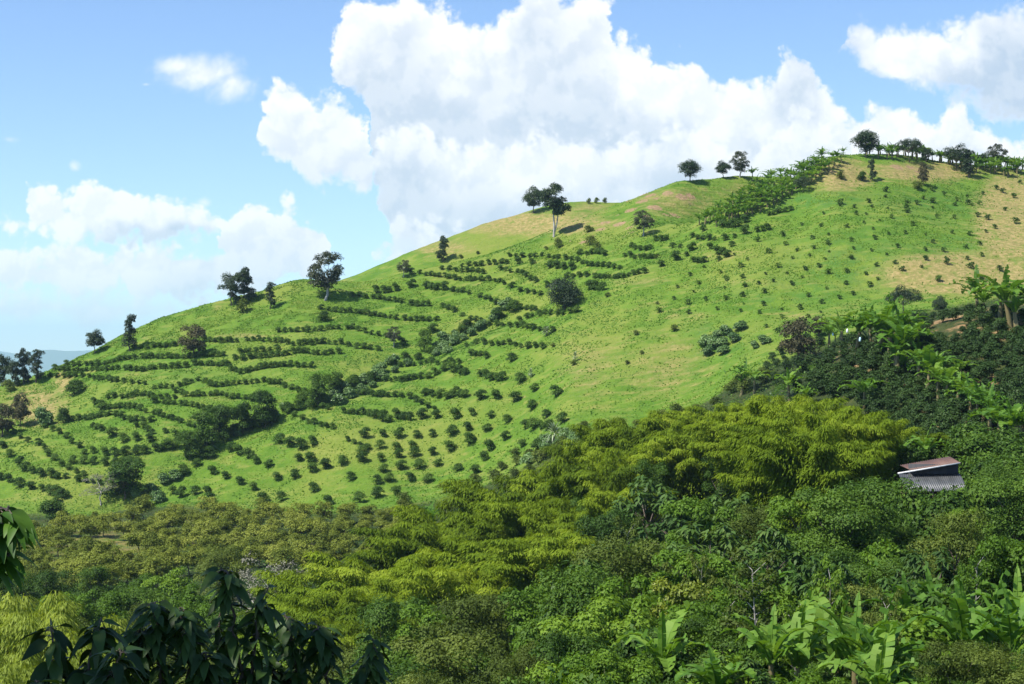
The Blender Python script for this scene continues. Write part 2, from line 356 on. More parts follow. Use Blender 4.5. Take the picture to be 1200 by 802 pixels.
def terrain_material():
    m, nt, nd, lk = new_mat('hill_grass')
    geo = nd.new('ShaderNodeNewGeometry')
    def attr(n):
        a = nd.new('ShaderNodeAttribute'); a.attribute_name = n; return a.outputs['Fac']
    def noise(s, det=4, rough=.6, vec=None):
        n = nd.new('ShaderNodeTexNoise'); n.inputs['Scale'].default_value = s; n.inputs['Detail'].default_value = det; n.inputs['Roughness'].default_value = rough
        lk.new(vec or geo.outputs['Position'], n.inputs['Vector']); return n.outputs[0]
    def math_(op, a, b=None, c=None, clamp=False):
        x = nd.new('ShaderNodeMath'); x.operation = op; x.use_clamp = clamp
        for i, k in enumerate((a, b, c)):
            if k is None: continue
            if isinstance(k, (int, float)): x.inputs[i].default_value = k
            else: lk.new(k, x.inputs[i])
        return x.outputs[0]
    def mixc(f, a, b):
        x = nd.new('ShaderNodeMixRGB')
        for i, k in enumerate((f, a, b)):
            if isinstance(k, tuple): x.inputs[i].default_value = (*k, 1)
            elif isinstance(k, (int, float)): x.inputs[i].default_value = k
            else: lk.new(k, x.inputs[i])
        return x.outputs[0]
    def thr(x, a, b):
        r = nd.new('ShaderNodeMapRange'); r.interpolation_type = 'SMOOTHSTEP'
        r.inputs['From Min'].default_value = a; r.inputs['From Max'].default_value = b; lk.new(x, r.inputs['Value']); return r.outputs[0]
    mp = nd.new('ShaderNodeMapping'); mp.inputs['Scale'].default_value = (.35, 1, 1.6); lk.new(geo.outputs['Position'], mp.inputs[0])
    big = noise(.03, 4); med = noise(.16, 5, .65); fine = noise(.9, 5, .7); strip = noise(.35, 5, .6, mp.outputs[0])
    col = mixc(thr(med, .35, .68), (.070, .152, .011), (.118, .200, .020))
    col = mixc(thr(big, .46, .64), col, (.155, .205, .030))
    col = mixc(math_('MULTIPLY', thr(strip, .48, .68), .7), col, (.20, .225, .045))
    col = mixc(math_('MULTIPLY', thr(fine, .5, .72), .45), col, (.058, .120, .014))
    lus = math_('MULTIPLY', attr('lush'), thr(noise(.22, 5), .38, .6))
    col = mixc(math_('MULTIPLY', lus, .75), col, (.042, .135, .022))
    dr = thr(math_('ADD', attr('dry'), math_('MULTIPLY_ADD', strip, .9, -.45)), .28, .85)
    dcol = mixc(thr(fine, .4, .65), (.20, .185, .055), (.34, .26, .11))
    dcol = mixc(thr(noise(.4, 5), .5, .7), dcol, (.13, .18, .03))
    col = mixc(dr, col, dcol)
    vo = nd.new('ShaderNodeTexVoronoi'); vo.inputs['Scale'].default_value = .17; vo.feature = 'F1'; lk.new(geo.outputs['Position'], vo.inputs['Vector'])
    spot = math_('SUBTRACT', math_('ADD', vo.outputs['Distance'], math_('MULTIPLY_ADD', fine, .5, -.25)), math_('MULTIPLY', attr('soil'), .46))
    so = math_('MULTIPLY', thr(spot, .05, -.10), thr(attr('soil'), .15, .4))
    col = mixc(math_('MULTIPLY', so, .9), col, mixc(thr(fine, .35, .6), (.33, .20, .13), (.22, .17, .08)))
    # bare reddish cuts here and there
    bare = thr(noise(.11, 6, .7), .66, .74)
    col = mixc(math_('MULTIPLY', bare, .5), col, (.30, .22, .10))
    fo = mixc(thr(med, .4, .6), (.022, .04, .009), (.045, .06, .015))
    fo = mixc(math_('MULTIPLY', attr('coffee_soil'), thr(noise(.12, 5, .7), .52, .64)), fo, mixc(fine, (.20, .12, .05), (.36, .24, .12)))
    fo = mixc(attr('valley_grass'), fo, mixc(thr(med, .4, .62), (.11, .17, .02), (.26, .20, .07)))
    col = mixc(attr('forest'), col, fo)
    h = math_('ADD', math_('ADD', math_('MULTIPLY', fine, .6), math_('MULTIPLY', noise(2.6, 3, .7), .22)), math_('MULTIPLY', med, 1.0))
    mp2 = nd.new('ShaderNodeMapping'); mp2.inputs['Scale'].default_value = (.02, .02, 1); lk.new(geo.outputs['Position'], mp2.inputs[0])
    wv = nd.new('ShaderNodeTexWave'); wv.wave_type = 'BANDS'; wv.bands_direction = 'Z'; wv.inputs['Scale'].default_value = .22; wv.inputs['Distortion'].default_value = 9; wv.inputs['Detail'].default_value = 3; wv.inputs['Detail Scale'].default_value = 2
    lk.new(mp2.outputs[0], wv.inputs['Vector'])
    h = math_('ADD', h, math_('MULTIPLY', wv.outputs['Fac'], .10))
    b = nd.new('ShaderNodeBump'); b.inputs['Strength'].default_value = .85; b.inputs['Distance'].default_value = 1.1; lk.new(h, b.inputs['Height'])
    p = nd.new('ShaderNodeBsdfPrincipled'); p.inputs['Roughness'].default_value = .85; p.inputs['Specular IOR Level'].default_value = .15
    lk.new(col, p.inputs['Base Color']); lk.new(b.outputs[0], p.inputs['Normal'])
    o = nd.new('ShaderNodeOutputMaterial'); lk.new(p.outputs[0], o.inputs[0])
    return m

def add_obj(name, me, parent=None):
    o = bpy.data.objects.new(name, me); C.objects.link(o)
    if parent: o.parent = parent
    return o

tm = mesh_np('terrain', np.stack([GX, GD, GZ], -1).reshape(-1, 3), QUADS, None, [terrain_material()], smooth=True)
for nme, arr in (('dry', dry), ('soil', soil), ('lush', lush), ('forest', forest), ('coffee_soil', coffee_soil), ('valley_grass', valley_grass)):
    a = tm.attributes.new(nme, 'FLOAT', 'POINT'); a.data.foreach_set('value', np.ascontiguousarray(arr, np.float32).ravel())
o = add_obj('terrain', tm); o['kind'] = 'structure'

# far blue mountains beyond the plain
gx = np.linspace(-19000, 19000, 260); gy = np.linspace(24000, 30000, 26)
X, Y = np.meshgrid(gx, gy)
prof = np.sin(np.clip((Y - 24000) / 6000, 0, 1) * PI)
Z = -200 + prof * (150 + 800 * np.clip(fbm(X / 2600, Y / 5200, 5, 40) - .34, 0, 1)) + 60 * prof * (fbm(X / 700, Y / 900, 3, 41) - .5)
nq = [(i*260 + j, i*260 + j + 1, (i+1)*260 + j + 1, (i+1)*260 + j) for i in range(25) for j in range(259)]
M['far'] = solid_mat('far_forest', (.03, .05, .02), (.06, .08, .03), .002, .9, (1, 1, 1), 0)
o = add_obj('hills', mesh_np('hills', np.stack([X, Y, Z], -1).reshape(-1, 3), nq, None, [M['far']], smooth=True)); o['kind'] = 'structure'

# ------------------------------------------------------------------ plant generators (all sizes in metres, base at the origin)
def clump_leaves(g, cen, rad, n, L, W, rg, up=.5, droop=.0, flat=1.0, aim=None):
    """n leaves over the shell of a clump"""
    d = rdir(rg, n); d[:, 2] = np.abs(d[:, 2]) * .9 - .25 * rg.random(n)
    r = rad * (.55 + .5 * rg.random(n))[:, None]
    p = np.asarray(cen) + d * r * np.array([1, 1, flat])
    nrm = d + np.array([0, 0, up]) + .55 * rdir(rg, n)
    ax = np.cross(nrm, rdir(rg, n)) + .35 * d; ax[:, 2] -= droop
    ls = (.7 + .6 * rg.random(n))
    base = rg.random()
    g.leaves(p, ax, nrm, L * ls, W * ls, rg, .12, np.clip(base * .45 + .55 * rg.random(n), 0, 1))

def limbs(g, H, trunk_top, cents, r0, rg, lean=.05, n=7):
    top = np.array([lean * H * rg.normal(), lean * H * rg.normal(), trunk_top])
    k = 5
    pts = [top * t + np.array([.02 * H * rg.normal(), .02 * H * rg.normal(), 0]) * (0 < t < 1) for t in np.linspace(0, 1, k)]
    g.tube(pts, np.linspace(r0 * 1.25, r0 * .65, k), n)
    for c in cents:
        c = np.asarray(c); s = top * (.72 + .28 * rg.random())
        mid = lerp(s, c, .5) + np.array([0, 0, .06 * H * (rg.random() - .3)]) + .03 * H * rg.normal(size=3)
        g.tube([s, mid, c], [r0 * .5, r0 * .33, r0 * .12], 5)

def tree(kind, H, W, trunk, n_clump, n_leaf, L, mat, bark='bark', shape='round', Wl=.55, droop=.1, seed=0, flat=.8, r0=None, gap=1.0, crad=.24):
    rg = np.random.default_rng(seed)
    tr, cr = Geo(), Geo()
    cb = H * trunk; ch = H - cb
    cents = []
    for i in range(n_clump):
        for _ in range(30):
            d = rdir(rg, 1)[0]
            if shape == 'round': r = (.45 + .45 * rg.random()); p = np.array([d[0] * W/2 * r, d[1] * W/2 * r, cb + ch * (.5 + .42 * d[2] * r / .9)])
            elif shape == 'column':
                p = np.array([d[0] * W * .28, d[1] * W * .28, cb + ch * (.1 + .85 * (i + rg.random()) / n_clump)])
            elif shape == 'umbrella':
                r = math.sqrt(rg.random()) * .95; a = rg.random() * 2 * PI
                p = np.array([math.cos(a) * W/2 * r, math.sin(a) * W/2 * r, cb + ch * (.8 - .35 * r * r + .16 * rg.normal())])
            else:  # loose, uneven
                r = .25 + .75 * rg.random(); p = np.array([d[0] * W/2 * r, d[1] * W/2 * r, cb + ch * rg.random() ** .8])
            if all(np.linalg.norm(p - q) > W * .13 * gap for q in cents): break
        cents.append(p)
    per = n_leaf // n_clump
    for p in cents:
        clump_leaves(cr, p, W * crad * (.7 + .6 * rg.random()), per, L, L * Wl, rg, .5, droop, flat)
    limbs(tr, H, cb + ch * .35, [lerp(np.array([0, 0, cb + ch*.3]), c, .85) for c in cents[:min(14, n_clump)]], r0 or H * .022, rg)
    return [('trunk', tr.mesh(kind + '_trunk', M[bark], True)), ('crown', cr.mesh(kind + '_crown', M[mat]))]

def bush(kind, W, H, n, L, mat, seed, Wl=.5, ncl=9):
    rg = np.random.default_rng(seed); g = Geo()
    for i in range(5):
        a = rg.random() * 2 * PI; g.tube([(0, 0, -.2), (.15*W*math.cos(a), .15*W*math.sin(a), H*.3), (.3*W*math.cos(a), .3*W*math.sin(a), H*.6)], [.05*W/2.5, .04*W/2.5, .015], 4)
    for i in range(ncl):
        a = i * 2.4 + rg.random(); r = W * .30 * math.sqrt(rg.random())
        z = H * (.24 + .46 * (i % 3) / 2 + .06 * rg.random()) if i else H * .70
        if z > H * .6: r *= .6
        clump_leaves(g, (r*math.cos(a), r*math.sin(a), z), W * .27 * (.8 + .4*rg.random()), n // ncl, L, L * Wl, rg, .5, .1, 1.0)
    return g.mesh(kind, M[mat])

def bamboo(seed, mat, nc=42, H=13.5, ls=.84, m=1350):
    rg = np.random.default_rng(seed); fol = Geo(); culms = []
    for c in range(nc):
        a = rg.random() * 2 * PI; sp = .35 + 1.3 * math.sqrt(rg.random())
        out = .6 + 4.4 * rg.random() ** .9; h = H * (.62 + .42 * rg.random()); dr = .06 + .15 * rg.random()
        t = np.linspace(0, 1, 26)
        rr = sp + out * t ** 2.2
        hz = h * (t * (1 - .02)) - h * dr * np.clip((t - .55) / .45, 0, 1) ** 2 * 1.6
        w = .25 * rg.normal(size=2)
        pts = np.stack([np.cos(a) * rr + w[0] * t, np.sin(a) * rr + w[1] * t, hz], 1)
        if c < 7:
            g = Geo(); g.tube(pts[::3], np.linspace(.065, .012, len(pts[::3])), 5); culms.append(('culm', g.mesh('bamboo_culm', M['culm'], True)))
        ctint = rg.random() * .5
        tl = .22 + .78 * rg.random(m) ** .75
        p0 = np.stack([np.interp(tl, t, pts[:, k]) for k in range(3)], 1)
        spread = (1.25 * (1.05 - tl) + .62)[:, None]
        dd = rdir(rg, m); dd[:, 2] = dd[:, 2] * .45 - .12
        outv = np.array([math.cos(a), math.sin(a), 0])
        dd += .35 * outv
        p = p0 + dd * spread * (.35 + .8 * rg.random(m))[:, None]
        ax = dd * .8 + np.array([0, 0, -.75]) + .35 * rdir(rg, m)
        nr_ = dd + np.array([0, 0, .9]) + .5 * rdir(rg, m)
        l = (.36 + .36 * rg.random(m)) * ls
        fol.leaves(p, ax, nr_, l, l * .22, rg, .1, np.clip(ctint + .5 * rg.random(m), 0, 1))
    return culms + [('foliage', fol.mesh('bamboo_foliage', M[mat]))]

def banana(seed, H=4.6, nl=9, tatter=.35, mat='banana'):
    rg = np.random.default_rng(seed); st, cr = Geo(), Geo()
    sh = H * .40
    k = 1 if seed % 3 else 2
    for s in range(k):
        ox = 0 if s == 0 else .9; oy = 0 if s == 0 else .4; hh = sh if s == 0 else sh * .62
        lean = .12 * rg.normal(size=2)
        st.tube([(ox, oy, -.3), (ox + lean[0]*.5, oy + lean[1]*.5, hh*.5), (ox + lean[0], oy + lean[1], hh)], [.17, .14, .085], 8)
        nn = nl if s == 0 else 5
        for i in range(nn):
            a = i * 2.4 + .5 * rg.random(); el = 1.45 - .72 * (i / nn) ** .9 - .1 * rg.random() if i else 1.5
            L = H * (.42 + .16 * rg.random()) * (1 if s == 0 else .7); Wd = L * (.14 + .04 * rg.random())
            m = 14; t = np.linspace(0, 1, m)
            ang = el - (1.0 + .7 * rg.random()) * t ** 1.8 * (1.1 if i else .35)
            dx = np.cumsum(np.cos(ang)) / m * L; dz = np.cumsum(np.sin(ang)) / m * L
            P = np.stack([ox + lean[0] + np.cos(a) * dx, oy + lean[1] + np.sin(a) * dx, hh - .08 + dz], 1)
            side = np.array([-math.sin(a), math.cos(a), 0])
            tg = np.gradient(P, axis=0); tg /= np.linalg.norm(tg, axis=1, keepdims=True); up = np.cross(side[None, :], tg); up *= -1
            up = np.where(up[:, 2:3] < -.2, -up, up)
            wd = Wd * (1 if i else .55) * np.clip(np.sin(np.clip((t - .10) / .90, 0, 1) ** .75 * PI), 0, 1) ** .6 * (t > .08)
            tw = .35 * rg.normal()
            cr.tube(P[::2], np.linspace(.035, .012, len(P[::2])), 4)
            for sg in (-1, 1):
                sag = .25 + .35 * rg.random()
                e = side[None, :] * sg * np.cos(sag) + up * np.sin(.45 - sag * .6)
                V = []; Q = []
                for j in range(m - 1):                 # strips, some torn apart
                    torn = rg.random() < tatter
                    gapf = rg.uniform(.1, .5) if torn else 0.0
                    jj = rg.normal() * (.14 if torn else .02)
                    a0, a1 = P[j], P[j+1]
                    o0 = P[j] + e[j] * wd[j] + tg[j] * .12 * wd[j] + up[j] * jj
                    o1 = P[j+1] + e[j+1] * wd[j+1] + tg[j+1] * .12 * wd[j+1] + up[j] * jj
                    o1 = lerp(o1, o0, gapf)
                    n0 = len(V); V += [a0, o0, o1, a1]; Q.append((n0, n0+1, n0+2, n0+3))
                base = .25 + .5 * rg.random()
                cr.add(V, Q, np.clip(base + .12 * rg.normal(size=len(Q)), 0, 1))
    return [('pseudostem', st.mesh('banana_pseudostem', M['pseudostem'], True)), ('leaf_crown', cr.mesh('banana_leaf_crown', M[mat]))]

def palmate(seed, H=8.0):
    """slender limbs that end in big whorls of broad leaves"""
    rg = np.random.default_rng(seed); tr, cr = Geo(), Geo()
    cents = []
    for i in range(34):
        a = rg.random() * 2 * PI; r = H * .42 * math.sqrt(rg.random())
        cents.append(np.array([r * math.cos(a), r * math.sin(a), H * (.97 - .42 * (r / (H*.42))**1.5 - .38 * rg.random() * (i % 3 == 0))]))
    for c in cents:
        n = 15; b = .3 * rg.random()
        for w in range(2):
            th = np.arange(n) * 2 * PI / n * 1.0 + rg.random()
            ax = np.stack([np.cos(th), np.sin(th), -.35 - .25 * w + .2 * rg.normal(size=n)], 1)
            p = np.repeat(c[None] + np.array([0, 0, -.25 * w]), n, 0) + .1 * ax + .12 * rg.normal(size=(n, 3))
            nr_ = np.array([0, 0, 1.0])[None] + .3 * rdir(rg, n)
            cr.leaves(p, ax, nr_, (.62 + .3 * rg.random(n)), .30, rg, .12, np.clip(b + .6 * rg.random(n), 0, 1))
    limbs(tr, H, H * .5, cents[:18], H * .016, rg)
    return [('trunk', tr.mesh('palmate_trunk', M['bark'], True)), ('crown', cr.mesh('palmate_crown', M['palmate']))]

def rosette(seed, mat='rosette', R=2.2, H=3.0, n=70):
    rg = np.random.default_rng(seed); st, cr = Geo(), Geo()
    st.tube([(0, 0, -.3), (.05, 0, H * .3), (0, .05, H * .55)], [.2, .17, .14], 7)
    for i in range(n):
        a = i * 2.4; el = 1.45 - 1.9 * (i / n)
        t = np.linspace(0, 1, 5); ang = el - .9 * t ** 1.4
        L = R * (.8 + .3 * rg.random())
        dx = np.cumsum(np.cos(ang)) / 5 * L; dz = np.cumsum(np.sin(ang)) / 5 * L
        P = np.stack([np.cos(a) * dx, np.sin(a) * dx, H * .55 + dz], 1); sd = np.array([-math.sin(a), math.cos(a), 0]) * .11
        wd = np.array([.7, 1, .9, .6, .05])[:, None]
        V = np.concatenate([P - sd * wd, P + sd * wd]); Q = [(j, j + 1, 5 + j + 1, 5 + j) for j in range(4)]
        cr.add(V, Q, np.full(4, rg.random()))
    return [('stem', st.mesh('rosette_stem', M['bark'], True)), ('leaf_crown', cr.mesh('rosette_leaf_crown', M[mat]))]

def pole_tree(seed, H=10.0, mat='airy_tree', bark='pale_bark', nleaf=1500):
    """thin pale trunk, few upswept limbs, sparse leaves near the top"""
    rg = np.random.default_rng(seed); tr, cr = Geo(), Geo()
    t = np.linspace(0, 1, 7); pts = np.stack([.25 * np.sin(t * 3 + seed), .2 * np.cos(t * 2.3), H * .93 * t], 1)
    tr.tube(pts, np.linspace(.13, .03, 7), 7)
    for i in range(16):
        z = .42 + .55 * i / 16; s = np.array([np.interp(z / .93 if z < .93 else 1, t, pts[:, k]) for k in range(3)])
        a = i * 2.4; L = H * (.26 - .12 * (z - .42)) * (.8 + .4 * rg.random())
        e = s + np.array([math.cos(a) * L * .85, math.sin(a) * L * .85, L * (.25 + .4 * rg.random())])
        tr.tube([s, lerp(s, e, .5) + [0, 0, .05 * L], e], [.035, .025, .01], 4)
        for f in (.55, .8, 1.0):
            clump_leaves(cr, lerp(s, e, f), H * .055, nleaf // 48, .34, .17, rg, .5, .2)
    return [('trunk', tr.mesh('pole_trunk', M[bark], True)), ('crown', cr.mesh('pole_crown', M[mat]))]

_PH = {}
def proto_h(proto):
    ms = [m for _, m in proto] if isinstance(proto, list) else [proto]
    k = ms[-1].name
    if k not in _PH:
        z = []
        for m in ms:
            a = np.empty(len(m.vertices) * 3, np.float32); m.vertices.foreach_get('co', a); z.append(a[2::3])
        _PH[k] = float(np.percentile(np.concatenate(z), 99.5))
    return _PH[k]

# ------------------------------------------------------------------ placing things
THINGS = []
def place(name, proto, cat, p, h=1.0, wf=1.0, rot=None, label=None, group=None, look=None, tilt=0.0):
    """proto: a mesh (one-mesh thing) or a list of (part name, mesh); every copy is a thing with copies of its parts"""
    rot = random.random() * 2 * PI if rot is None else rot
    if isinstance(proto, list):
        o = bpy.data.objects.new(name, None); o.empty_display_size = .3
        C.objects.link(o)
        for pn, me in proto:
            c = bpy.data.objects.new(pn, me); C.objects.link(c); c.parent = o
    else:
        o = bpy.data.objects.new(name, proto); C.objects.link(o)
    o.location = p; o.rotation_euler = (tilt * random.uniform(-1, 1), tilt * random.uniform(-1, 1), rot); o.scale = (h * wf, h * wf, h)
    o['category'] = cat
    if group: o['group'] = group
    o['label'] = label or ''
    THINGS.append((o, look, pix(p)))
    return o

def scatter_poly(poly, n, sp, dmin=None, tries=60, seed=1):
    """roughly even random pixels inside a polygon, at least sp px apart (sp: (dx, dy))"""
    r = random.Random(seed); xs = [p[0] for p in poly]; ys = [p[1] for p in poly]; out = []
    def inside(x, y):
        c = False; j = len(poly) - 1
        for i in range(len(poly)):
            (xi, yi), (xj, yj) = poly[i], poly[j]
            if (yi > y) != (yj > y) and x < (xj - xi) * (y - yi) / (yj - yi) + xi: c = not c
            j = i
        return c
    for _ in range(n * tries):
        x = r.uniform(min(xs), max(xs)); y = r.uniform(min(ys), max(ys))
        if inside(x, y) and all(((x-a)/sp[0])**2 + ((y-b)/sp[1])**2 > 1 for a, b in out):
            out.append((x, y))
            if len(out) >= n: break
    return out
# ------------------------------------------------------------------ prototypes
CIT = [bush('citrus_bush', 2.9, 2.35, 1100, .30, 'citrus', 100 + i) for i in range(5)]
SAP = [bush('sapling', 1.15, .9, 150, .26, 'citrus', 120 + i, ncl=4) for i in range(3)]
COF = [bush('coffee_shrub', 2.0, 2.0, 1000, .24, 'coffee', 130 + i, ncl=11) for i in range(5)]
GUL = [bush('gully_shrub', 4.2, 2.6, 1300, .5, 'gully', 140 + i, .6, 10) for i in range(3)]
GUD = [tree('gully_tree', 6.5, 6.0, .02, 22, 5600, .42, 'dense', seed=150 + i, shape='loose', crad=.24, flat=1.0) for i in range(3)]
SCR = [bush('scrub', 2.6, 2.0, 600, .32, 'olive', 160 + i, .5, 14) for i in range(3)]
BAN = [banana(i, 4.6, 9) for i in range(1, 6)]
BAMB = [bamboo(200 + i, 'bamboo') for i in range(4)]
BAMP = [bamboo(210 + i, 'pale_bamboo', 44, ls=.62, m=1500) for i in range(2)]
AVO = [tree('orchard_tree', 5.2, 4.8, .14, 13, 2600, .34, 'avocado', seed=220 + i, shape='round', crad=.24) for i in range(4)]
DEN = [tree('dense_tree', 9, 8.2, .08, 34, 15000, .27, 'dense', seed=230 + i, shape='loose', crad=.18, flat=.9) for i in range(4)]
BRI = [tree('bright_tree', 8, 7.0, .08, 36, 11500, .29, 'bright', seed=240 + i, shape='loose', crad=.15, Wl=.55, droop=.25) for i in range(4)]
OLI = [tree('olive_tree', 8, 7.4, .10, 34, 14000, .23, 'olive', seed=250 + i, shape='loose', crad=.16, flat=.9) for i in range(3)]
PAL = [palmate(260 + i) for i in range(3)]
BSH = [bush('leafy_bush', 3.6, 3.0, 3200, .27, 'bright', 270 + i, .55, 13) for i in range(3)]
BSD = [bush('dark_bush', 3.6, 3.0, 3200, .25, 'dense', 275 + i, .55, 13) for i in range(3)]
YEL = [tree('yellow_tree', 5, 4.2, .1, 18, 4200, .26, 'yellow', seed=280, shape='loose', crad=.2)]
PGR = [tree('pale_tree', 7, 7.4, .12, 24, 6000, .34, 'bright', seed=285 + i, shape='umbrella', crad=.15) for i in range(2)]
GRY = [tree('grey_tree', 6, 7, .2, 20, 1500, .22, 'grey_twig', 'pale_bark', seed=290, shape='umbrella', crad=.14)]
POL = [pole_tree(300, mat='olive', nleaf=2200), pole_tree(301, mat='bright', nleaf=2200)]
ROS = rosette(310)
h_round = [tree('ridge_tree', 10, 8.4, .16, 24, 6500, .5, 'hill_tree', seed=320 + i, crad=.25, flat=1.0) for i in range(3)]
h_col = [tree('column_tree', 12, 5.0, .06, 20, 3200, .5, 'hill_tree', seed=330 + i, shape='column', crad=.27, gap=.3) for i in range(2)]
h_airy = [tree('airy_ridge_tree', 15, 11, .10, 38, 6400, .5, 'airy_tree', 'pale_bark', seed=340 + i, shape='round', crad=.13, flat=1.1) for i in range(2)]
h_umb = [tree('umbrella_tree', 8, 12, .25, 30, 5600, .42, 'hill_tree', seed=350 + i, shape='umbrella', crad=.15, flat=1.0) for i in range(2)]
h_brown = [tree('brown_tree', 9, 7, .04, 24, 4200, .45, 'brown_tree', seed=360 + i, shape='round', crad=.19, flat=1.0) for i in range(2)]
h_loose = [tree('loose_ridge_tree', 10, 7.5, .06, 24, 5600, .5, 'hill_tree', seed=370 + i, shape='loose', crad=.21, flat=1.0) for i in range(2)]

# ------------------------------------------------------------------ citrus rows on the hill, each row as photo pixels
ORD = ['first','second','third','fourth','fifth','sixth','seventh','eighth','ninth','tenth','eleventh','twelfth','thirteenth','fourteenth','fifteenth','sixteenth','seventeenth','eighteenth','nineteenth','twentieth']
seen = []; n_c = 0
CROWS = []; CAND = []
DENSE = []
for row in ROWS:
    row = sorted(row); out = []
    for a, b in zip(row, row[1:] + [None]):
        out.append(a)
        if b and a[1] < 500 and 9.5 < b[0] - a[0] < 16.5: out.append(((a[0] + b[0]) / 2, (a[1] + b[1]) / 2))
    DENSE.append(out)
ALLB = [q for r in DENSE for q in r]
for r in DENSE:                        # run each row on to meet its neighbours
    if len(r) < 3 or r[0][1] > 560 or (r[0][1] > 496 and r[0][0] > 230): continue
    for end in (0, 1):
        a, b = (r[-2], r[-1]) if end else (r[1], r[0])
        st_ = 8.0 if end else -8.0; sl_ = (r[-1][1] - r[0][1]) / (r[-1][0] - r[0][0] + 1e-6); sl_ = max(-.5, min(.5, sl_))
        for k in range(1, 4):
            q = (b[0] + st_ * k, b[1] + sl_ * st_ * k)
            if any(abs(q[0] - x) < 6.5 and abs(q[1] - y) < 6 for x, y in ALLB): break
            if q[0] > 660 + (q[1] - 440) * -.3 or q[0] < 2: break
            ALLB.append(q)
            r.insert(len(r) if end else 0, q)
for row in DENSE:
    keep = []
    for (u, v) in sorted(row):
        if any(abs(u - a) < 4.4 and abs(v - b) < 4 for a, b in seen): continue
        seen.append((u, v)); keep.append((u, v))
    things = []
    dn = sum(b[0] - a[0] for a, b in zip(keep, keep[1:])) / max(1, len(keep) - 1) < 8.6 and len(keep) > 2
    for (u, v) in keep:
        p = hit(u + random.uniform(-1, 1), v + 3.5 + random.uniform(-.6, .6))
        if not p: continue
        hgt = random.uniform(.58, .86) if dn else random.uniform(.82, 1.22)
        CAND.append((p, hgt, len(CROWS)))
    CROWS.append(things)
far_bushes = Geo()
CAND.sort(key=lambda q: q[0].y)
for k, (p, hgt, r) in enumerate(CAND):
    wf = random.uniform(.88, 1.12)
    if k >= 300:                     # past 300 in view: the smallest of them as one mass
        me = random.choice(CIT); n = len(me.vertices); V = np.empty(n * 3, np.float32); me.vertices.foreach_get('co', V); V = V.reshape(-1, 3).astype(float)
        a = random.random() * 6.28; ca, sa = math.cos(a), math.sin(a)
        V = np.stack([(V[:, 0]*ca - V[:, 1]*sa) * hgt * wf, (V[:, 0]*sa + V[:, 1]*ca) * hgt * wf, V[:, 2] * hgt], 1) + np.array([p.x, p.y, p.z - .1])
        q = np.empty(len(me.loops), np.int32); me.loops.foreach_get('vertex_index', q); t = np.empty(len(me.polygons), np.float32); me.attributes['tint'].data.foreach_get('value', t)
        far_bushes.add(V, q.reshape(-1, 4), t)
    else:
        o = place('citrus_bush', random.choice(CIT), 'bush', p - Vector((0, 0, .1)), hgt, wf, group='citrus bushes in the contour rows on the hillside', look='@citrus')
        CROWS[r].append(o)
CROWS = [t for t in CROWS if t]

if far_bushes.n:
    fb = bpy.data.objects.new('distant_citrus_rows', far_bushes.mesh('distant_citrus_rows', M['citrus'])); C.objects.link(fb); fb['kind'] = 'stuff'

# ------------------------------------------------------------------ small saplings and scrub on the bare right slope
for (u, v) in scatter_poly([(770,345),(850,300),(930,262),(990,236),(1100,222),(1150,226),(1160,300),(1050,320),(1000,350),(905,395),(870,370),(800,372),(745,372)], 120, (17, 9), seed=5):
    place('sapling', random.choice(SAP), 'sapling', hit(u, v), random.uniform(.7, 1.5), 1.1, label='', group='young saplings on the grassy right slope', look='@sapling')
for (u, v) in [(985,240),(1003,252),(1018,238),(1038,225),(1062,247),(1045,256),(1075,240),(1093,238),(1122,236),(1135,240),(1148,240),(1158,258),(1166,268),(1175,226),(1188,232),(1178,247),(1190,262),(1168,222),(1152,228),(1195,215),(1138,315),(1110,310),(1172,318),(1100,330),(1150,330)]:
    place('sapling', random.choice(SAP), 'sapling', hit(u, v), random.uniform(1.1, 1.8), 1.1, group='young saplings on the grassy right slope', look='@sapling')

